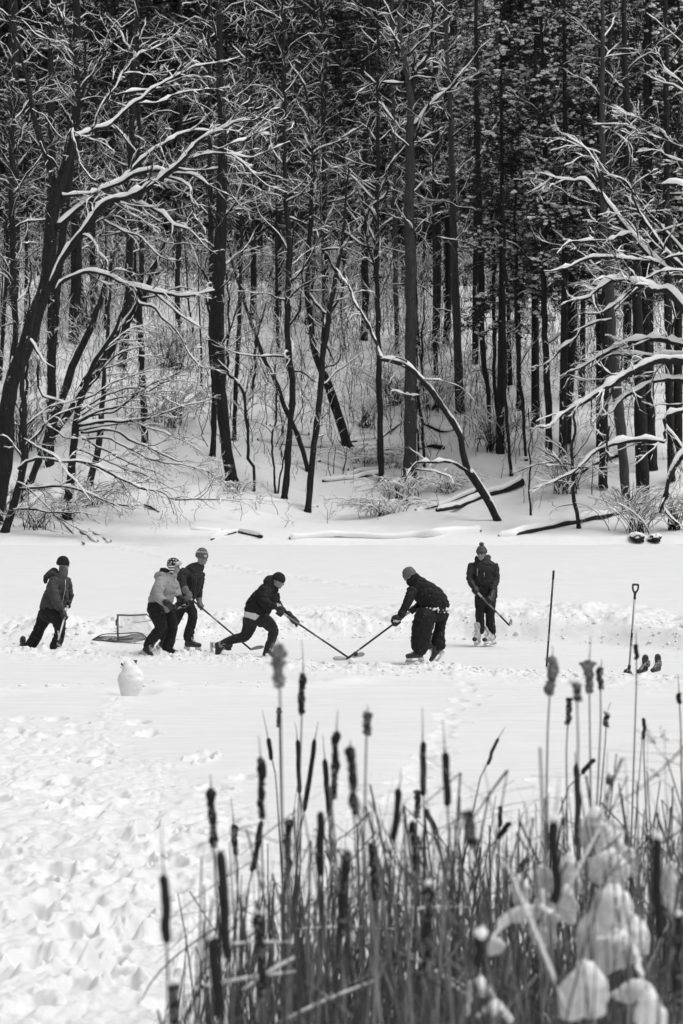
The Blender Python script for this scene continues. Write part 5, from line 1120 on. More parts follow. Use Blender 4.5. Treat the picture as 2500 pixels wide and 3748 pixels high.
# ---- middle trunks
MT=[
 ('c',[(1065,960,56),(1040,800,52),(1020,600,54),(1000,350,60),(1000,100,62),(1010,-150,56),(1020,-500,46),(1010,-1000,32)],'thick dark trunk rising from the snow left of centre',0),
 ('c',[(975,842,28),(985,600,24),(970,300,26),(972,0,26),(965,-400,22),(960,-900,16)],'straight trunk just left of the thick dark trunk',0),
 ('c',[(1165,1002,14),(1165,880,14),(1140,840,14),(1130,650,14),(1110,520,14),(1060,460,13),(1040,380,12),(1050,200,10),(1040,0,8)],'thin crooked trunk with a kink near its foot',1),
 ('c',[(1075,770,20),(1085,500,20),(1100,200,20),(1105,0,18),(1110,-300,14),(1130,-800,9)],'slim straight trunk right behind the thick dark trunk',1),
 ('c',[(1415,912,22),(1380,780,22),(1310,620,22),(1260,480,20),(1200,360,18),(1150,220,15),(1110,80,12),(1080,0,10),(1040,-160,6)],'slim trunk slanting up left across the middle of the slope',1),
 ('c',[(1305,1042,32),(1325,820,28),(1340,600,28),(1345,480,28),(1325,380,30),(1320,100,28),(1330,-100,26),(1310,-400,20),(1300,-900,12)],'sinuous dark trunk at the foot of the slope in the centre',0),
 ('c',[(1412,1097,30),(1440,800,28),(1465,600,28),(1480,420,28),(1500,280,26),(1520,150,24),(1545,0,20),(1580,-200,14),(1600,-500,8)],'dark trunk rooted lowest on the bank in the centre',1),
 ('c',[(1265,1012,10),(1255,830,10),(1265,600,9),(1265,410,6)],'thin pole just left of the sinuous trunk',2),
 ('c',[(1275,1012,8),(1300,850,8),(1350,660,7),(1350,480,5)],'thin curved pole crossing the sinuous trunk',2),
 ('d',[(183,957,30),(178,700,28),(172,430,26),(165,100,24),(160,-50,24),(165,-400,20),(165,-1000,12)],'straight slim trunk left of the tallest trunk',0),
 ('d',[(350,890,10),(350,700,10),(352,560,9),(345,300,7)],'thin pole right against the tallest trunk',2),
 ('d',[(378,892,14),(370,700,14),(362,540,12),(370,300,9),(380,100,6)],'thin pole a little right of the tallest trunk',2),
 ('d',[(545,642,44),(535,400,38),(525,100,34),(520,-60,34),(510,-400,30),(500,-700,26),(485,-1000,20)],'straight pale trunk right of the tallest trunk',3),
 ('d',[(680,765,18),(675,560,20),(655,430,26),(645,250,28),(640,0,30),(630,-400,26),(620,-1000,20)],'dark straight trunk ending in a narrow foot up the slope',0),
 ('d',[(725,742,16),(705,560,16),(700,300,17),(700,0,16),(690,-400,12)],'slim trunk next to the dark narrow-footed one',0),
 ('d',[(780,932,16),(755,600,16),(750,330,16),(745,0,14),(740,-400,10)],'slim trunk standing at the head of the fallen logs',0),
 ('d',[(848,862,14),(830,600,16),(810,400,17),(800,0,15),(800,-500,10)],'slim trunk in front of the leafy evergreen',0),
 ('d',[(955,892,32),(950,600,32),(935,300,30),(930,0,28),(930,-600,22),(920,-1000,16)],'straight trunk behind the small open tree on the right',0),
 ('d',[(1035,782,38),(1040,600,38),(1060,350,36),(1060,100,34),(1055,-600,26)],'dark trunk deeper in the wood on the right',0),
 ('d',[(1200,987,44),(1205,700,42),(1210,300,38),(1215,0,36),(1225,-600,28),(1230,-1000,20)],'thick straight trunk above the dark end of the long log',0),
 ('d',[(1310,1103,42),(1290,800,46),(1260,500,46),(1235,200,42),(1225,0,40),(1200,-300,32),(1200,-1000,20)],'pale trunk leaning left at the foot of the right bank',3),
 ('d',[(1385,1053,64),(1375,700,58),(1365,300,50),(1350,0,46),(1320,-400,38),(1300,-1000,26)],'widest dark trunk of the right bank',0),
 ('d',[(1430,905,42),(1415,600,42),(1400,300,40),(1395,0,36),(1400,-800,26)],'dark trunk right behind the widest trunk',0),
 ('d',[(1515,955,34),(1505,500,36),(1500,0,34),(1490,-900,24)],'dark trunk near the right edge deep in shade',0),
 ('d',[(20,350,8),(0,150,10),(10,0,12),(15,-300,10)],'thin stem on the upper slope in the middle',2),
 ('d',[(300,100,14),(280,0,16),(290,-300,14)],'short-looking stem on the crest behind the tallest trunk',2),
 ('d',[(430,350,36),(440,100,36),(440,-200,34),(430,-900,26)],'dark trunk on the crest between two pale trunks',0),
 ('d',[(480,330,30),(490,100,30),(490,-200,30),(480,-900,22)],'second dark trunk on the crest between two pale trunks',0),
 ('d',[(255,370,20),(250,100,22),(245,-200,22),(235,-900,16)],'grey trunk high on the slope left of the tallest trunk',3),
 ('d',[(105,310,30),(110,100,34),(105,-300,30),(120,-1000,20)],'dark trunk on the crest left of the tallest trunk',0),
 ('c',[(1160,210,26),(1165,0,28),(1160,-400,24),(1150,-1000,16)],'dark trunk on the crest left of centre',0),
 ('c',[(1280,200,20),(1285,0,22),(1290,-400,20),(1300,-1000,12)],'dark slim trunk on the crest behind the sinuous trunk',0),
 ('c',[(1490,300,24),(1495,100,26),(1490,-300,24),(1480,-1000,14)],'dark trunk on the crest in the centre of the wood',0),
 ('c',[(1155,570,14),(1175,400,13),(1190,250,10),(1230,120,6)],'thin bowed stem halfway up the slope',2),
 ('c',[(820,330,24),(815,100,26),(820,-200,24),(830,-900,14)],'dark trunk high up behind the snowy arching branch',0),
 ('c',[(430,240,26),(425,0,28),(420,-500,22)],'upright trunk on the crest behind the slanting stems',0),
]
for i,(v,tp,lab,kd) in enumerate(MT):
    yy,_=base_Y(v,tp[0][0],tp[0][1])
    ttw={0:dict(CT,d1=(.55 if v=='d' and tp[0][0]>560 else 1.4),nmax=(500 if v=='d' and tp[0][0]>560 else 1500)),1:dict(CT,d1=1.8,nmax=1200,tmin=.2),2:dict(CT,d1=2.,nmax=500,l1=.3,tmin=.2),3:dict(CT,d1=1.2,nmax=1300,tmin=.3)}[kd]
    simple_tree('bare_tree',lab,'tree',[(v,tp,0,.6)],yy,ttw=ttw,bark=bark_pale if kd==3 else None,group=UG,seed=60+i,snow=.8)
# tree with forked snowy crook
yy,_=base_Y('c',1595,805)
simple_tree('crooked_tree','forked tree leaning left with a snow-filled crook above the brush pile','tree',
 [('c',[(1600,808,46),(1580,740,44),(1545,630,42),(1500,490,36),(1470,440,30),(1440,350,30),(1425,200,28),(1410,60,24),(1420,-130,22),(1430,-320,20),(1440,-500,16),(1420,-700,12),(1380,-1000,8)]),
  ('c',[(1470,430,18),(1482,330,20),(1490,240,18),(1520,180,14),(1560,110,9)])],yy,
 [('c',[(1395,25,12),(1400,70,13),(1430,110,14),(1460,160,13),(1502,190,11)]),('c',[(1405,270,10),(1430,280,11),(1490,320,11),(1530,400,6)]),('c',[(1350,450,12),(1400,455,10),(1450,500,5)]),
  ('a',[(1480,1150,12),(1500,1150,12),(1568,1143,8)]),('a',[(1490,1150,14),(1530,1230,14),(1568,1300,10)]),
  ('a',[(1430,720,12),(1480,680,12),(1540,650,10),(1568,640,8)]),('a',[(1390,800,10),(1430,730,10),(1470,690,8)]),('a',[(1320,995,9),(1360,1005,9),(1410,1030,5)])],
 tw=TW,ttw=dict(CT,d1=1.0,nmax=900),seed=3,snow=1.1)
# tallest trunk with forked snowy limbs
yy,_=base_Y('d',315,942)
simple_tree('tall_tree','tallest thick trunk right of centre, forking high up into snow-covered limbs','tree',
 [('d',[(315,945,62),(318,500,56),(318,0,52),(314,-120,48),(312,-400,44),(318,-720,36),(310,-850,28),(285,-1000,24),(270,-1110,22),(265,-1330,18)])],yy,
 [('b',[(325,585,22),(365,530,22),(400,490,20),(450,440,18),(500,400,14),(580,300,9),(640,220,6),(685,180,3)]),
  ('b',[(318,530,24),(328,400,24),(350,320,22),(385,285,18),(412,215,14),(420,0,10)]),
  ('b',[(268,250,16),(235,160,14),(215,110,12),(195,75,8)]),('b',[(302,258,14),(340,215,12),(380,190,10),(440,120,7),(510,70,3)]),
  ('b',[(287,382,16),(215,385,14),(150,385,9),(65,430,3)]),('b',[(215,390,10),(195,440,5)]),('b',[(450,420,10),(470,415,12),(520,410,6)]),
  ('b',[(440,440,9),(455,470,10),(475,510,4)]),('b',[(335,330,12),(338,250,8)]),('b',[(290,330,8),(270,310,7),(245,325,4)]),
  ('b',[(240,555,7),(200,480,9),(170,472,8),(110,478,3)]),('b',[(305,660,9),(350,655,9),(420,640,5)]),
  ('b',[(310,650,9),(220,780,10),(210,880,12),(160,930,13),(120,980,9),(95,1030,4)]),('b',[(165,925,9),(90,860,8),(40,810,7),(0,790,3)]),
  ('b',[(210,880,9),(250,870,8),(300,905,4)]),('b',[(0,635,8),(50,605,9),(100,572,7)]),
  ('b',[(405,790,6),(430,830,8),(500,850,6)]),('b',[(440,1085,6),(500,1105,9),(580,1110,7),(640,1140,4)])],
 tw=TW,ttw=dict(CT,d1=1.3,nmax=1800,tmin=.35),bark=bark_pale,seed=4,snow=1.15)
# leaning arch tree
yy,_=base_Y('d',712,1137)
simple_tree('arching_tree','slender dark tree bowed far to the left over the brush pile','tree',
 [('d',[(718,1142,30),(680,1060,32),(640,990,34),(600,930,34),(570,880,30),(545,760,28),(500,670,28),(430,570,26),(370,490,24),(300,430,24),(240,405,22),(180,395,18)],0,1.5)],yy,
 [('d',[(190,395,14),(172,380,14),(150,290,13),(100,190,12),(40,90,10),(0,20,8),(-25,-20,5)],1.5,.5),
  ('d',[(585,915,16),(540,890,16),(480,870,14),(400,860,13),(345,870,12),(318,900,10),(290,960,5)],0,-1),
  ('d',[(340,900,9),(400,905,9),(460,920,8),(500,940,6),(520,980,3)],-.6,-.5),
  ('d',[(300,430,9),(290,400,10),(250,385,8)],1.4,-.3),('d',[(370,485,7),(450,490,6),(540,520,5),(620,600,3)],1,-.5),
  ('d',[(360,560,5),(300,555,7),(220,510,7),(250,460,4)],1,.3)],
 tw=dict(TW,up=-.4,d1=1.6),ttw=dict(CT,d1=.5,tmin=.3,up=0,nmax=400),seed=5,snow=1.3)
# small open tree in front on the right, and the thin sapling
yy,_=base_Y('d',1090,1172)
simple_tree('small_tree','small open tree with a wide spray of thin snowy branches at the long log','tree',
 [('d',[(1090,1174,20),(1080,1100,18),(1065,1040,18),(1067,920,16),(1062,780,13),(1065,650,11),(1050,500,6)])],yy,
 [('d',[(1066,930,9),(1000,860,8),(930,820,6),(870,790,3)],0,-1),('d',[(1066,930,9),(1120,870,8),(1200,800,6),(1260,760,3)],0,1),('d',[(1064,900,9),(1000,800,7),(900,720,3)],0,.5),
  ('d',[(1066,960,7),(980,950,6),(900,990,3)],0,-1),('d',[(1070,1060,7),(1000,1070,5),(960,1100,3)],0,-1),('d',[(1064,850,7),(1120,780,6),(1160,700,3)],0,-1),
  ('d',[(1066,900,8),(1150,890,7),(1220,930,3)],0,-1),('d',[(1066,880,8),(960,870,7),(850,890,5),(780,920,3)],0,1)],tw=dict(TW,d1=2.2,up=.05,ang=30),seed=6,snow=.9)
yy,_=base_Y('d',870,1112)
simple_tree('sapling','thin bare sapling between the fallen logs','tree',[('d',[(870,1116,9),(866,950,8),(862,800,7),(858,620,5)])],yy,ttw=dict(CT,d1=1.6,l1=.28,nmax=250,tmin=.2),seed=7,snow=.8)
# ---- great tree past the right edge: only its snowy limbs hang into the picture
Y=97.5
RB=[('d',[(1640,230,56),(1580,170,50),(1500,80,40),(1440,75,34),(1340,40,30),(1250,30,26),(1190,60,22),(1120,110,14),(1030,135,5)],0,-1),
('d',[(1330,80,14),(1240,150,18),(1190,175,14),(1120,185,5)],-.5,-.3),
('d',[(1240,212,14),(1150,222,13),(1090,260,12),(1020,340,11),(970,390,8),(900,430,4)],.8,.5),
('d',[(1640,330,34),(1580,330,30),(1450,300,26),(1350,310,24),(1280,330,22),(1190,380,18),(1100,430,12),(1030,460,5)],.5,1),
('d',[(1660,440,50),(1580,400,46),(1470,400,40),(1390,420,36),(1290,475,34),(1220,520,30),(1130,580,26),(1060,620,20),(1000,660,16),(960,700,11),(910,705,6)],0,-1.5),
('d',[(1650,500,30),(1580,490,26),(1460,490,24),(1370,530,22),(1290,570,20),(1240,640,12),(1190,650,5)],.6,-.5),
('d',[(1640,390,24),(1580,375,20),(1450,380,20),(1330,370,18),(1230,385,14),(1130,440,6)],1,.8),
('d',[(1640,610,22),(1580,630,20),(1490,655,20),(1480,720,14),(1485,770,13),(1400,762,22),(1300,775,22),(1220,795,18),(1150,840,12),(1100,880,11),(1000,940,11),(880,990,3)],-.5,-1),
('b',[(1660,880,34),(1568,860,26),(1520,845,22),(1470,848,14)],0,0),
('b',[(1640,1300,46),(1500,1240,34),(1420,1180,30),(1340,1080,28),(1260,980,26),(1200,900,22),(1182,800,16),(1150,720,12),(1120,680,9),(1030,620,4)],.5,1),
('b',[(1175,890,20),(1120,830,22),(1050,835,16),(980,820,13),(930,850,9),(850,890,4)],1,1),
('b',[(990,825,9),(940,805,7),(895,793,3)],1.5,0),
('b',[(1335,1070,18),(1250,1090,16),(1180,1110,14),(1060,1110,13),(1010,1135,5)],.8,-1),
('b',[(1440,1200,20),(1300,1190,18),(1170,1185,16),(1060,1220,13),(930,1245,4)],.2,-1),
('b',[(1660,760,12),(1568,740,10),(1470,700,9),(1350,600,7),(1280,565,5),(1150,572,3)],1,1),
('b',[(1640,730,10),(1568,680,9),(1500,640,8),(1440,580,6),(1340,530,5),(1200,475,3)],1.4,1),
('b',[(1600,1200,24),(1530,1110,18),(1440,1010,16),(1360,920,13),(1300,830,10),(1200,790,3)],1,.5),
('b',[(1600,1260,20),(1500,1170,20),(1430,1080,14),(1360,950,10),(1340,860,7),(1410,800,3)],.5,-.5),
('b',[(1640,450,10),(1568,380,9),(1500,320,8),(1450,240,3)],1.5,.5),('b',[(1640,460,9),(1540,400,8),(1420,350,3)],1.8,.5),
('b',[(1660,300,10),(1568,200,8),(1480,120,6),(1400,60,3)],1.8,.5),('b',[(1620,1000,10),(1510,1050,9),(1440,1060,8),(1460,900,4)],.5,.5),
('b',[(1650,1180,16),(1568,1170,14),(1480,1190,9)],-.4,0),
('d',[(1660,60,20),(1568,0,16),(1480,-10,12),(1390,30,6)],-.6,0),
('d',[(1640,780,30),(1568,830,28),(1520,900,24),(1490,990,18),(1462,1100,10)],-1,-.6),
('d',[(1500,960,16),(1480,1050,14),(1500,1110,12),(1568,1165,6)],-1,-.4),
('d',[(1330,480,10),(1340,560,9),(1370,630,4)],-.6,-.3),('d',[(1230,700,10),(1228,790,10),(1240,870,5)],-1.4,0),
('d',[(1568,600,10),(1500,600,9),(1420,610,4)],0,0),
]
r=np.random.default_rng(31); 
lm=[ST(v,p,Y+a,b,r) for v,p,a,b in RB]
tr=[ST('d',[(1720,1190,110),(1700,800,100),(1680,300,90),(1690,-200,80),(1660,-700,60),(1640,-1200,40)],Y,.5,r)]
make_tree('overhanging_tree','big tree at the right edge whose long snow-laden limbs arch left over the bank','tree',tr,lm,r,
 tw=dict(d1=2.8,d2=3,d3=2.6,l1=.36,l2=.5,up=-.08,ang=34,tmin=.15,nmax=1400,lmax1=2.6,bias=(-.15,0,0)),snow=1.3)
# ---- shoreline shrubs
def shrub(name,label,px,py,w,h,n,seed,snow=1.,lean=(0,0),group=None,cat='shrub'):
    r=np.random.default_rng(seed); Yb,b=hit(px,py)
    e=empty(name,tuple(b),label,cat,group); B=Acc(); S=Acc()
    n=int(n*1.5); th=r.uniform(0,2*np.pi,n); sp=r.uniform(.2,1,n)*w; hh=r.uniform(.5,1,n)*h
    m=9; t=np.linspace(0,1,m)[None]
    X=b[0]+r.normal(0,.15*w,n)[:,None]+(np.cos(th)*sp)[:,None]*t**1.2+lean[0]*t**1.5*hh[:,None]
    Yv=b[1]+r.normal(0,.15*w,n)[:,None]+(np.sin(th)*sp*.6)[:,None]*t
    Z=b[2]-.1+hh[:,None]*(1.6*t-.75*t**2+lean[1]*t**2)
    PL=np.stack([X+.06*vn(X*3,t*4+th[:,None],s=2),Yv,Z],-1); R=(.010+.005*hh[:,None])*(1-.6*t)+.004
    tubes(B,PL,R,5,False); snow_tubes(S,PL,R,r,5,snow)
    a,ar=sprout(PL,R,r,2.6,.4,36,5,up=-.1,jit=.14,tmin=.2,lmax=1.2); tubes(B,a,ar,3,False); snow_tubes(S,a,ar,r,5,snow)
    c,cr=sprout(a,ar,r,2.6,.5,36,4,up=-.1,jit=.14,tmin=.1,lmax=.6); tubes(B,c,cr,3,False); snow_tubes(S,c,cr,r,4,snow*.7,patch=.6)
    B.obj('stems',twig_m,e); S.obj('snow',treesnow_m,e)
    return e
shrub('snowy_shrub','low shrub bent flat under snow right of the lowest-rooted trunk',1420,1880,2.4,1.3,34,1,1.6,(-.3,-.3))
shrub('snowy_shrub','tangle of snow-loaded shoots below the tallest trunk',1480,1830,2.4,2.0,34,2,1.6,(.1,-.4))
shrub('snowy_shrub','drooping snowy bush under the arch of the bowed tree',1640,1800,1.6,1.8,26,3,1.5,(.2,-.4))
shrub('snowy_shrub','bare bush over the dark stones at the right end of the shore',2330,1950,2.2,2.0,30,4,.8,(.1,0))
shrub('snowy_shrub','bush at the right edge of the shore under the hanging branch',2470,1940,1.4,2.0,22,5,1.2,(0,-.1))
shrub('snowy_shrub','wiry bush at the foot of the pale leaning trunk',2290,1880,1.6,1.5,26,6,.7,(.2,0))
shrub('snowy_shrub','sparse bush beside the fallen poles on the left bank',250,1900,1.6,1.4,20,7,.7,(.3,0))
shrub('snowy_shrub','thin bush in front of the thick dark trunk',860,1800,1.2,1.0,16,8,.6,(.2,-.2))
shrub('snowy_shrub','bush at the left edge of the bank',30,1880,1.4,1.8,20,9,1.1,(.3,-.1))
shrub('snowy_shrub','small bush on the slope behind the centre trunks',1330,1560,1.6,1.8,22,10,.9,(.1,0))
shrub('snowy_shrub','bush on the slope left of the tallest trunk',1440,1480,2.2,2.4,28,11,1.0,(-.1,0))
shrub('snowy_shrub','bush between the tallest trunk and the pale one',1590,1500,1.8,2.2,26,12,1.0,(0,0))
shrub('snowy_shrub','twiggy bush right of the straight pale trunk',1800,1650,1.8,2.4,26,13,.8,(.1,0))
shrub('snowy_shrub','wide bush on the slope behind the bushy shoreline tree',620,1560,2.6,2.6,30,14,.8,(.2,0))
shrub('snowy_shrub','snow-bent brush between the crossing logs in the middle of the slope',1330,1690,2.2,1.5,26,15,1.6,(.2,-.4))
shrub('snowy_shrub','snow-bent brush just left of the tallest trunk foot',1440,1710,2.0,1.6,24,16,1.6,(-.2,-.4))
shrub('snowy_shrub','low dark brush below the pale crooked trunks on the left bank',130,1930,2.0,1.6,26,17,.8,(.3,-.2))
shrub('snowy_shrub','low brush behind the heap of poles on the left bank',330,1850,2.4,1.8,28,18,.7,(.3,-.2))
shrub('snowy_shrub','dense brush halfway up the slope at the far left',90,1650,2.6,3.0,30,19,.8,(.2,0))
shrub('snowy_shrub','dense brush on the upper slope left of the thick dark trunk',640,1350,3.0,3.2,34,20,.7,(.1,0))
shrub('snowy_shrub','dense brush near the crest in the middle',1180,1180,3.2,3.4,34,21,.7,(0,0))
shrub('snowy_shrub','dense brush near the crest at the left',330,1200,3.4,3.4,34,22,.7,(0,0))
shrub('snowy_shrub','tangled brush under the arching limbs on the right bank',2080,1800,2.4,2.4,30,23,.9,(0,-.1))
# ---- fallen logs
def log(label,view,pts,Yb=None,snow=.24,seed=0,name='fallen_log',gap=.25,dz=0):
    r=np.random.default_rng(seed+500); x0,y0=VW[view]; q=[];w=[]
    for u,v,ww in pts:
        yy,b=hit(x0+u/K,y0+v/K); 
        if Yb is not None: yy=Yb
        q.append(P(x0+u/K,y0+v/K,yy)+np.array([0,0,dz])); w.append(ww/K*yy/F/2)
    n=max(10,int(np.linalg.norm(q[-1]-q[0])/.12)); pl=resample(q,n); rr=np.interp(np.linspace(0,1,n),np.linspace(0,1,len(w)),w)
    s=np.linspace(0,n*.12,n); pl[:,2]+=.04*vn(s*.8,s*0,s=seed); rr=rr*(1+.12*vn(s*1.3,s*0+3,s=seed))
    e=empty(name,tuple(pl[0]),label,'log'); A=Acc(); tubes(A,pl,rr,10); pl[:,2]+=rr*.9; A=Acc(); tubes(A,pl,rr,10); A.obj('trunk',bark_m,e)
    S=Acc(); k=12; a=np.arange(k)/k*2*np.pi
    T,Sd,U=frames(pl[None]); hs=snow*.8*(.8+.25*vn(s*.9,s*0,s=seed+1)); cov=np.clip(1.35+.9*vn(s*1.1,s*0+5,s=seed+2),.35,1.15)
    hw=(rr+.07)*1.05; hh=hs*.5+.02; cz=rr*.35*0+rr+hs*.32-.10*cov
    ring=(pl+np.stack([0*s,0*s,cz],-1))[:,None,:]+(hw[:,None]*np.cos(a)[None])[...,None]*np.array([0,1.,0])*.9+(0.0)+(hh[:,None]*np.sin(a)[None]*(1+.25*vn(s[:,None]*2.2,a[None]*1.5,s=seed+3)))[...,None]*np.array([0,0,1.])
    ring[0]=ring[0].mean(0)+(ring[0]-ring[0].mean(0))*.3; ring[-1]=ring[-1].mean(0)+(ring[-1]-ring[-1].mean(0))*.3
    b=np.arange(n-1)[:,None]*k+np.arange(k)[None]; b2=np.arange(n-1)[:,None]*k+(np.arange(k)[None]+1)%k
    f=np.stack([b,b2,b2+k,b+k],-1).reshape(-1,4); S.add(ring.reshape(-1,3),None,f)
    S.obj('snow',treesnow_m,e); return e
log('long log slanting up right along the shore with a dark underside','d',[(720,1208,16),(800,1206,22),(870,1194,26),(1000,1166,28),(1140,1135,26),(1280,1108,26)],seed=1,snow=.42)
log('long flat log at the water line buried under a roll of snow','d',[(-240,1222,16),(0,1212,18),(200,1216,20),(330,1212,18),(450,1202,14),(640,1190,12)],seed=2,snow=.46)
log('log end jutting up right behind the bowed tree','d',[(440,1096,22),(560,1068,24),(640,1035,26),(700,1018,28),(830,975,46)],seed=3,snow=.36)
log('thin log just above the jutting one','d',[(340,1092,14),(430,1075,16),(500,1050,18),(620,1010,20)],seed=4,snow=.3)
log('dark snowy log across the slope behind the centre trunks','c',[(1180,765,14),(1260,778,16),(1330,790,14),(1450,800,16),(1560,795,18),(1640,775,16),(1720,762,12)],seed=5,snow=.4)
log('short log right of the lowest-rooted trunk','c',[(1480,960,12),(1560,950,18),(1640,945,18),(1760,920,14)],seed=6,snow=.34)
log('log buried in snow left of the branching stub','c',[(880,1178,8),(960,1182,10),(1020,1178,8)],seed=7,snow=.36)
log('log with a broken stub on the shore left of centre','c',[(970,1228,8),(1040,1205,12),(1090,1190,14),(1120,1196,18),(1200,1218,18)],seed=8,snow=.34)
log('slim pole lying left behind the centre trunks','c',[(1325,880,8),(1400,872,10),(1470,868,12)],seed=9,snow=.26)
log('dark log under the evergreens on the right','d',[(900,990,16),(1000,960,20),(1100,920,26),(1200,870,26),(1300,835,22)],seed=10,snow=.25)
log('log stub deep on the slope right of the tallest trunk','d',[(350,810,16),(400,800,24),(470,810,26)],seed=11,snow=.3)
for i,(pts,lab) in enumerate([([(135,1150,8),(200,1170,12),(290,1195,8)],'upper left pole of the heap lying on the left bank'),([(260,1120,7),(320,1180,10),(385,1248,10)],'steepest pole of the heap on the left bank'),
   ([(370,1188,12),(410,1212,14),(450,1238,10)],'short dark pole of the heap on the left bank'),([(430,1195,10),(490,1232,14),(510,1236,10)],'lowest right pole of the heap on the left bank'),
   ([(330,1070,7),(400,1110,8),(455,1150,6)],'pole sticking out right above the heap on the left bank'),([(200,1000,8),(290,1060,10),(370,1100,7)],'pole leaning under the low branches on the left bank'),
   ([(665,1070,10),(700,1085,14),(728,1100,10)],'small dark stub on the bare part of the bank')]):
    log(lab,'c',pts,seed=20+i,snow=.14,name='fallen_pole')
for i,(v,pts,lab) in enumerate([('c',[(1240,700,10),(1330,735,14),(1420,745,12)],'log at a slant just above the dark snowy log'),('c',[(1440,850,10),(1520,880,16),(1600,905,14)],'log sloping down right below the dark snowy log'),
   ('d',[(60,900,10),(160,870,16),(280,830,18)],'log sloping up right to the foot of the tallest trunk'),('d',[(180,760,10),(240,720,14),(290,680,12)],'dark log crossing behind the tallest trunk'),('d',[(380,700,14),(450,730,20),(520,720,16)],'log between the tallest trunk and the straight pale one'),
   ('c',[(1190,1040,8),(1330,1060,12),(1460,1075,10)],'thin log lying behind the lowest-rooted trunk'),('d',[(560,790,10),(640,760,14),(720,775,12)],'log under the slim twin trunks')]):
    log(lab,v,pts,seed=60+i,snow=.26)
for i,(pts,lab) in enumerate([([(0,850,10),(100,835,12),(210,865,14),(300,870,8)],'left'),([(180,900,10),(240,890,14),(300,850,10)],'x'),([(20,930,8),(110,905,12),(200,900,8)],'x'),([(-60,870,10),(40,800,12),(120,790,8)],'x')]):
    log(['log lying left of the straight slim trunk','log at the foot of the tallest trunk','log below the crossing logs in the brush','log above the crossing logs in the brush'][i],'d',pts,seed=40+i,snow=.3)
# dark stones where the shore ends right
def rock(label,px,py,sx,sz,seed):
    r=np.random.default_rng(seed); Yb,b=hit(px,py); bm=bmesh.new(); bmesh.ops.create_icosphere(bm,subdivisions=4,radius=1)
    V=np.array([v.co for v in bm.verts]); Fc=np.array([[v.index for v in f.verts] for f in bm.faces]); bm.free()
    V=V*(1+.35*fbm(V[:,0]*1.5,V[:,1]*1.5,V[:,2]*1.5+seed,o=3,s=seed))[:,None]; e=empty('shore_stone',tuple(b),label,'rock')
    npobj('stone',V*np.array([sx,.5,sz])+b+np.array([0,0,sz*.5]),[Fc],rock_m,e)
    W=V*np.array([sx*1.05,.52,sz*.7])+b+np.array([0,.05,sz*.95]); npobj('snow',W,[Fc],treesnow_m,e)
rock_m=simple('wet_stone',.02,.8,.5,5,.8,.08)
rock('dark low stone under snow at the right end of the shore',2330,1978,.26,.2,1); rock('dark stone with a hollow beside it near the right edge of the shore',2395,1980,.24,.17,2)
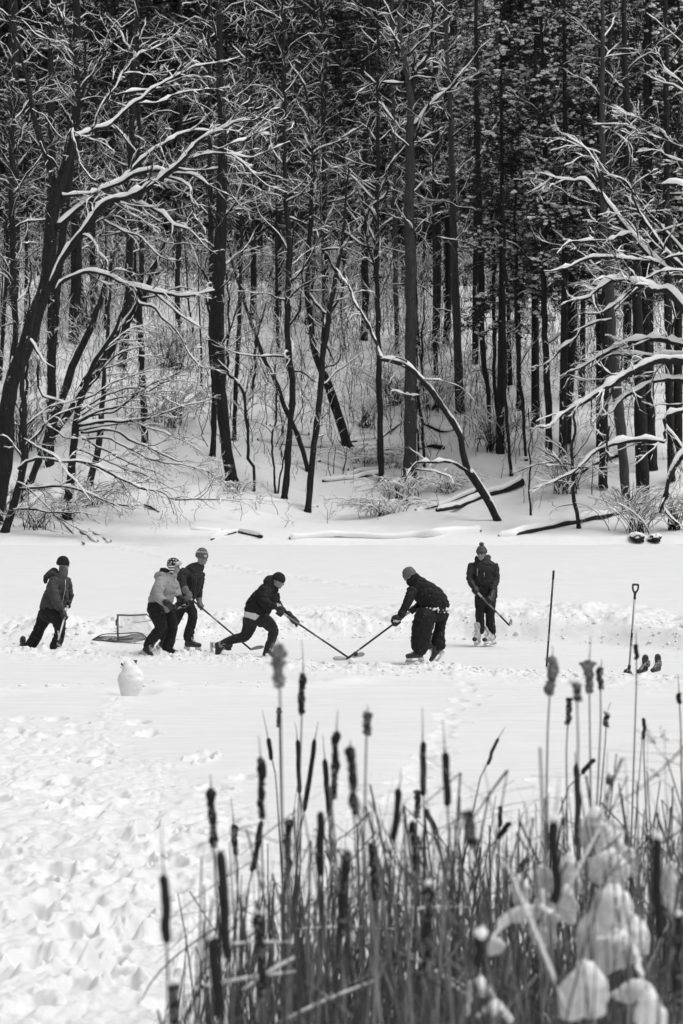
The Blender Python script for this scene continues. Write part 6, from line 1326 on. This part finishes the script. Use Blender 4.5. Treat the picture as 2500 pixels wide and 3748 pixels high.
# ---- snow-dotted evergreens at the upper right
needle_m=simple('needles',.022,.8,.5,2,0)
def evergreen(label,px,py,Ht,wid,seed,name='evergreen_tree',start=.18,dens=1.,snowd=1.,src=None,cat='evergreen'):
    r=np.random.default_rng(seed); Yb,b=hit(px,py)
    if Yb>=164: Yb=150.; b=np.array([(px-1250)/F*Yb,Yb,float(hill_z((px-1250)/F*Yb,Yb))])
    e=empty(name,tuple(b),label,cat)
    if src:
        for ch in src.children: c=ch.copy(); C.objects.link(c); c.parent=e
        e.rotation_euler.z=r.uniform(0,6.28); s=Ht/src['h']; e.scale=(s*r.uniform(.9,1.1),s,s); return e
    e['h']=Ht
    A=Acc(); tubes(A,resample([b-[0,0,.3],b+[.1,0,Ht*.5],b+[0,0,Ht]],12),np.linspace(.2,.03,12),8); A.obj('trunk',bark_m,e)
    nb=int(Ht*7*dens); t=start+(1-start)*r.random(nb); th=r.uniform(0,2*np.pi,nb); l=wid*(1.05-t)**.7*r.uniform(.6,1.1,nb)
    m=7; q=np.linspace(0,1,m)[None]
    X=b[0]+(np.cos(th)*l)[:,None]*q; Yv=b[1]+(np.sin(th)*l)[:,None]*q; Z=b[2]+(t*Ht)[:,None]+l[:,None]*(.10*q-.38*q**2)
    PL=np.stack([X,Yv,Z],-1)+r.normal(0,.05,(nb,m,3))*q[...,None]; R=(.012*l**.6)[:,None]*(1-q)+.006
    Bc=Acc(); tubes(Bc,PL,R,4,False)
    a,ar=sprout(PL,R,r,2.2,.35,45,4,up=-.15,jit=.1,tmin=.15,lmax=1.2); tubes(Bc,a,ar,3,False); Bc.obj('branches',twig_dark,e)
    # needle sprays: small leaf-sized blades in clumps at the shoots
    pts=np.concatenate([a[:,1:].reshape(-1,3),PL[:,3:].reshape(-1,3)]); pts=pts[r.random(len(pts))<.9]
    kk=9; p=np.repeat(pts,kk,0)+r.normal(0,.09,(len(pts)*kk,3))*[1,1,.6]
    d=r.normal(size=p.shape); d[:,2]=d[:,2]*.5-.25; d/=np.linalg.norm(d,axis=1,keepdims=True); s=np.cross(d,r.normal(size=p.shape)); s/=np.linalg.norm(s,axis=1,keepdims=True)
    ln=r.uniform(.10,.2,len(p))[:,None]; wd=r.uniform(.018,.04,len(p))[:,None]
    V=np.stack([p-s*wd,p+s*wd,p+d*ln],1).reshape(-1,3); npobj('needles',V,[np.arange(len(V)).reshape(-1,3)],needle_m,e,False)
    # clods of snow resting on the sprays
    ns=min(len(pts),int(290*Ht/14*snowd)); wt=np.clip(vn(pts[:,0]*.9,pts[:,1]*.9,pts[:,2]*.9,s=seed)+.15,.02,1)**1.5; c=pts[r.choice(len(pts),ns,replace=False,p=wt/wt.sum())]; n2=np.where(r.random(ns)<.25)[0]
    sz=np.minimum(.115,r.lognormal(-2.85,.5,ns))
    bm=bmesh.new(); bmesh.ops.create_icosphere(bm,subdivisions=2,radius=1); SV=np.array([v.co for v in bm.verts]); SF=np.array([[v.index for v in f.verts] for f in bm.faces]); bm.free()
    V=SV[None]*(1+.6*vn(SV[None,:,0]*1.9+np.arange(ns)[:,None]*3.1,SV[None,:,1]*1.7,SV[None,:,2]*1.7+0*np.arange(ns)[:,None],s=4))[...,None]
    an=r.uniform(0,3.14,ns); el=r.uniform(1.,1.7,ns)
    x=V[...,0]*el[:,None]; y=V[...,1]; V=np.stack([x*np.cos(an)[:,None]-y*np.sin(an)[:,None],x*np.sin(an)[:,None]+y*np.cos(an)[:,None],V[...,2]*.58],-1)*sz[:,None,None]+c[:,None,:]+[0,0,.03]
    Fa=(SF[None]+np.arange(ns)[:,None,None]*len(SV)).reshape(-1,3); npobj('snow',V.reshape(-1,3),[Fa],treesnow_m,e); return e
E1=evergreen('leafy evergreen dotted with clods of snow behind the slim trunks right of centre',1830,1660,21,2.9,1,start=.27,dens=1.2,snowd=2.2)
E2=evergreen('tall evergreen dotted with snow in the upper right of the wood',2060,1720,27,3.2,2,start=.30,dens=1.1,snowd=2.2)
for i,(px,py,h,s,lab) in enumerate([(1960,1560,23,E1,'snow-dotted evergreen just right of the pale trunks'),(1740,1330,25,E2,'snow-dotted evergreen behind the straight pale trunk'),(2200,1640,25,E1,'broad evergreen with snow clods behind the arching limbs'),
  (2380,1700,28,E2,'evergreen behind the widest dark trunk'),(1900,1500,15,E1,'short evergreen with drooping sprays near the logs'),(2480,1680,26,E1,'evergreen at the right border of the wood'),(2300,1400,30,E2,'tallest evergreen in the upper right corner'),
  (2100,1340,30,E2,'evergreen rising behind the broad one'),(1640,1100,30,E1,'evergreen behind the fork of the tallest trunk'),(2130,1480,18,E1,'small evergreen left of the thick straight trunk')]):
    evergreen(lab,px,py,h,3,20+i,src=s)
# ---- wood on the plateau: nobody could count it
def forest():
    r=np.random.default_rng(77); A=Acc(); 
    n=360; x=r.uniform(-46,46,n); y=152+r.random(n)**1.1*85; z=hill_z(x,y); hh=r.uniform(24,36,n)
    PL=np.stack([np.stack([x+r.normal(0,.4,n)*k/3,y,z-.3+hh*k/3],-1) for k in range(4)],1); R=np.linspace(1,.25,4)[None]*r.uniform(.12,.3,n)[:,None]
    tubes(A,PL,R,7)
    o=A.obj('forest_trunks',bark_m); tag(o,kind='stuff')
    V=[];B=Acc();SN=Acc()
    m=60; nn=n*m; i=np.repeat(np.arange(n),m); t=np.where(y[i]>165,.01,.14)+.86*r.random(nn); th=r.uniform(0,2*np.pi,nn); l=3.6*(1.1-t)**.6*r.uniform(.4,1.1,nn); q=np.linspace(0,1,5)[None]
    keep=r.random(nn)<sm(.05,.3,t)*.5+.5; i,t,th,l=i[keep],t[keep],th[keep],l[keep]; nn=len(i)
    PLb=np.stack([x[i][:,None]+(np.cos(th)*l)[:,None]*q,y[i][:,None]+(np.sin(th)*l)[:,None]*q,(z[i]+t*hh[i])[:,None]+l[:,None]*(.22*q-.35*q**2)],-1)+r.normal(0,.12,(nn,5,3))*q[...,None]
    Rb=.03*(1-q)*np.ones((nn,1))+.009
    tubes(B,PLb,Rb,3,False); B.obj('forest_branches',twig_dark)['kind']='stuff'
    sel=r.random(nn)<.35; snow_tubes(SN,PLb[sel],Rb[sel],r,4,.8,patch=.8); SN.obj('forest_snow',treesnow_m)['kind']='stuff'
    p=PLb[:,1:].reshape(-1,3); kk=7; p=np.repeat(p,kk,0)+r.normal(0,.38,(len(p)*kk,3))*[1,1,.5]
    d=r.normal(size=p.shape); d[:,2]=d[:,2]*.4-.2; d/=np.linalg.norm(d,axis=1,keepdims=True); s=np.cross(d,r.normal(size=p.shape)); s/=np.linalg.norm(s,axis=1,keepdims=True)
    ln=r.uniform(.25,.6,len(p))[:,None]; wd=r.uniform(.05,.14,len(p))[:,None]
    V=np.stack([p-s*wd,p+s*wd,p+d*ln],1).reshape(-1,3)
    o=npobj('forest_needles',V,[np.arange(len(V)).reshape(-1,3)],needle_m,None,False); tag(o,kind='stuff')
forest()
# ---- thin undergrowth over the slope
def undergrowth():
    r=np.random.default_rng(88); n=5200; px=r.uniform(-50,2550,n); D=3+68*r.random(n)**.62; Y=95+D; x=(px-1250)/F*Y
    dens=np.where(D<14,.25,.75); k=r.random(n)<dens; x,Y=x[k],Y[k]; n=len(x); z=hill_z(x,Y); h=r.uniform(.7,3.6,n)*np.where(Y<110,.45,1.)
    m=6; t=np.linspace(0,1,m)[None]; lx=r.normal(0,.18,n)[:,None]*h[:,None]; ly=r.normal(0,.1,n)[:,None]*h[:,None]
    PL=np.stack([x[:,None]+lx*t**1.5,Y[:,None]+ly*t,z[:,None]-.05+h[:,None]*t*(1-.08*t)],-1)+r.normal(0,.03,(n,m,3))*h[:,None,None]**.7*1.6; R=(.006+.0045*h)[:,None]*(1-.65*t)
    B=Acc(); S=Acc(); tubes(B,PL,R,4,False)
    a,ar=sprout(PL,R,r,3.0,.5,46,5,up=.05,jit=.2,tmin=.1,lmax=1.9); tubes(B,a,ar,3,False); snow_tubes(S,a,ar,r,4,.9,patch=.5)
    c,cr=sprout(a,ar,r,2.4,.5,40,4,up=.05,jit=.15,tmin=.1,lmax=.8,nmax=34000); tubes(B,c,cr,3,False); mm=r.random(len(c))<.3; snow_tubes(S,c[mm],cr[mm],r,4,.8,patch=.6)
    B.obj('undergrowth',twig_dark)['kind']='stuff'; S.obj('undergrowth_snow',treesnow_m)['kind']='stuff'
undergrowth()

# ---- many thin far trunks on the upper slope
def thin_trees():
    r=np.random.default_rng(404); protos=[]
    lab='thin dark bare tree, one of many crowding the upper slope'
    def place(px,D):
        Y=95+D; x=(px-1250)/F*Y; return (x,Y,float(hill_z(x,Y))-.1)
    pos=[place(r.uniform(-30,2530) if r.random()<.6 else r.uniform(-30,1300),r.uniform(24,62)) for _ in range(64)]
    for i,p in enumerate(pos):
        if i<6:
            e=empty('thin_tree',(0,0,0),lab,'tree','thin bare trees crowding the upper slope'); h=r.uniform(9,19); ln=r.normal(0,.06)
            n=24; t=np.linspace(0,1,n); pl=np.stack([ln*h*t+.12*vn(t*5+i,t*0,s=1),.1*vn(t*4+i,t*0,s=2),h*t],-1); rr=np.linspace(r.uniform(.06,.12),.012,n)
            A=Acc(); tubes(A,pl,rr,7); A.obj('trunk',bark_m,e); B=Acc(); S=Acc(); twigs(B,S,[(pl,rr)],r,**dict(CT,d1=2.0,d2=2.4,nmax=900,l1=.22,tmin=.1,lmax1=3.,snow=.45)); B.obj('branches',twig_m,e); S.obj('snow',treesnow_m,e); protos.append(e)
        else:
            q=protos[i%6]; e=q.copy(); C.objects.link(e)
            for ch in q.children: c=ch.copy(); C.objects.link(c); c.parent=e
        e.location=p; e.rotation_euler.z=r.uniform(0,6.28); s_=r.uniform(.75,1.2); e.scale=(s_,s_,s_)
thin_trees()
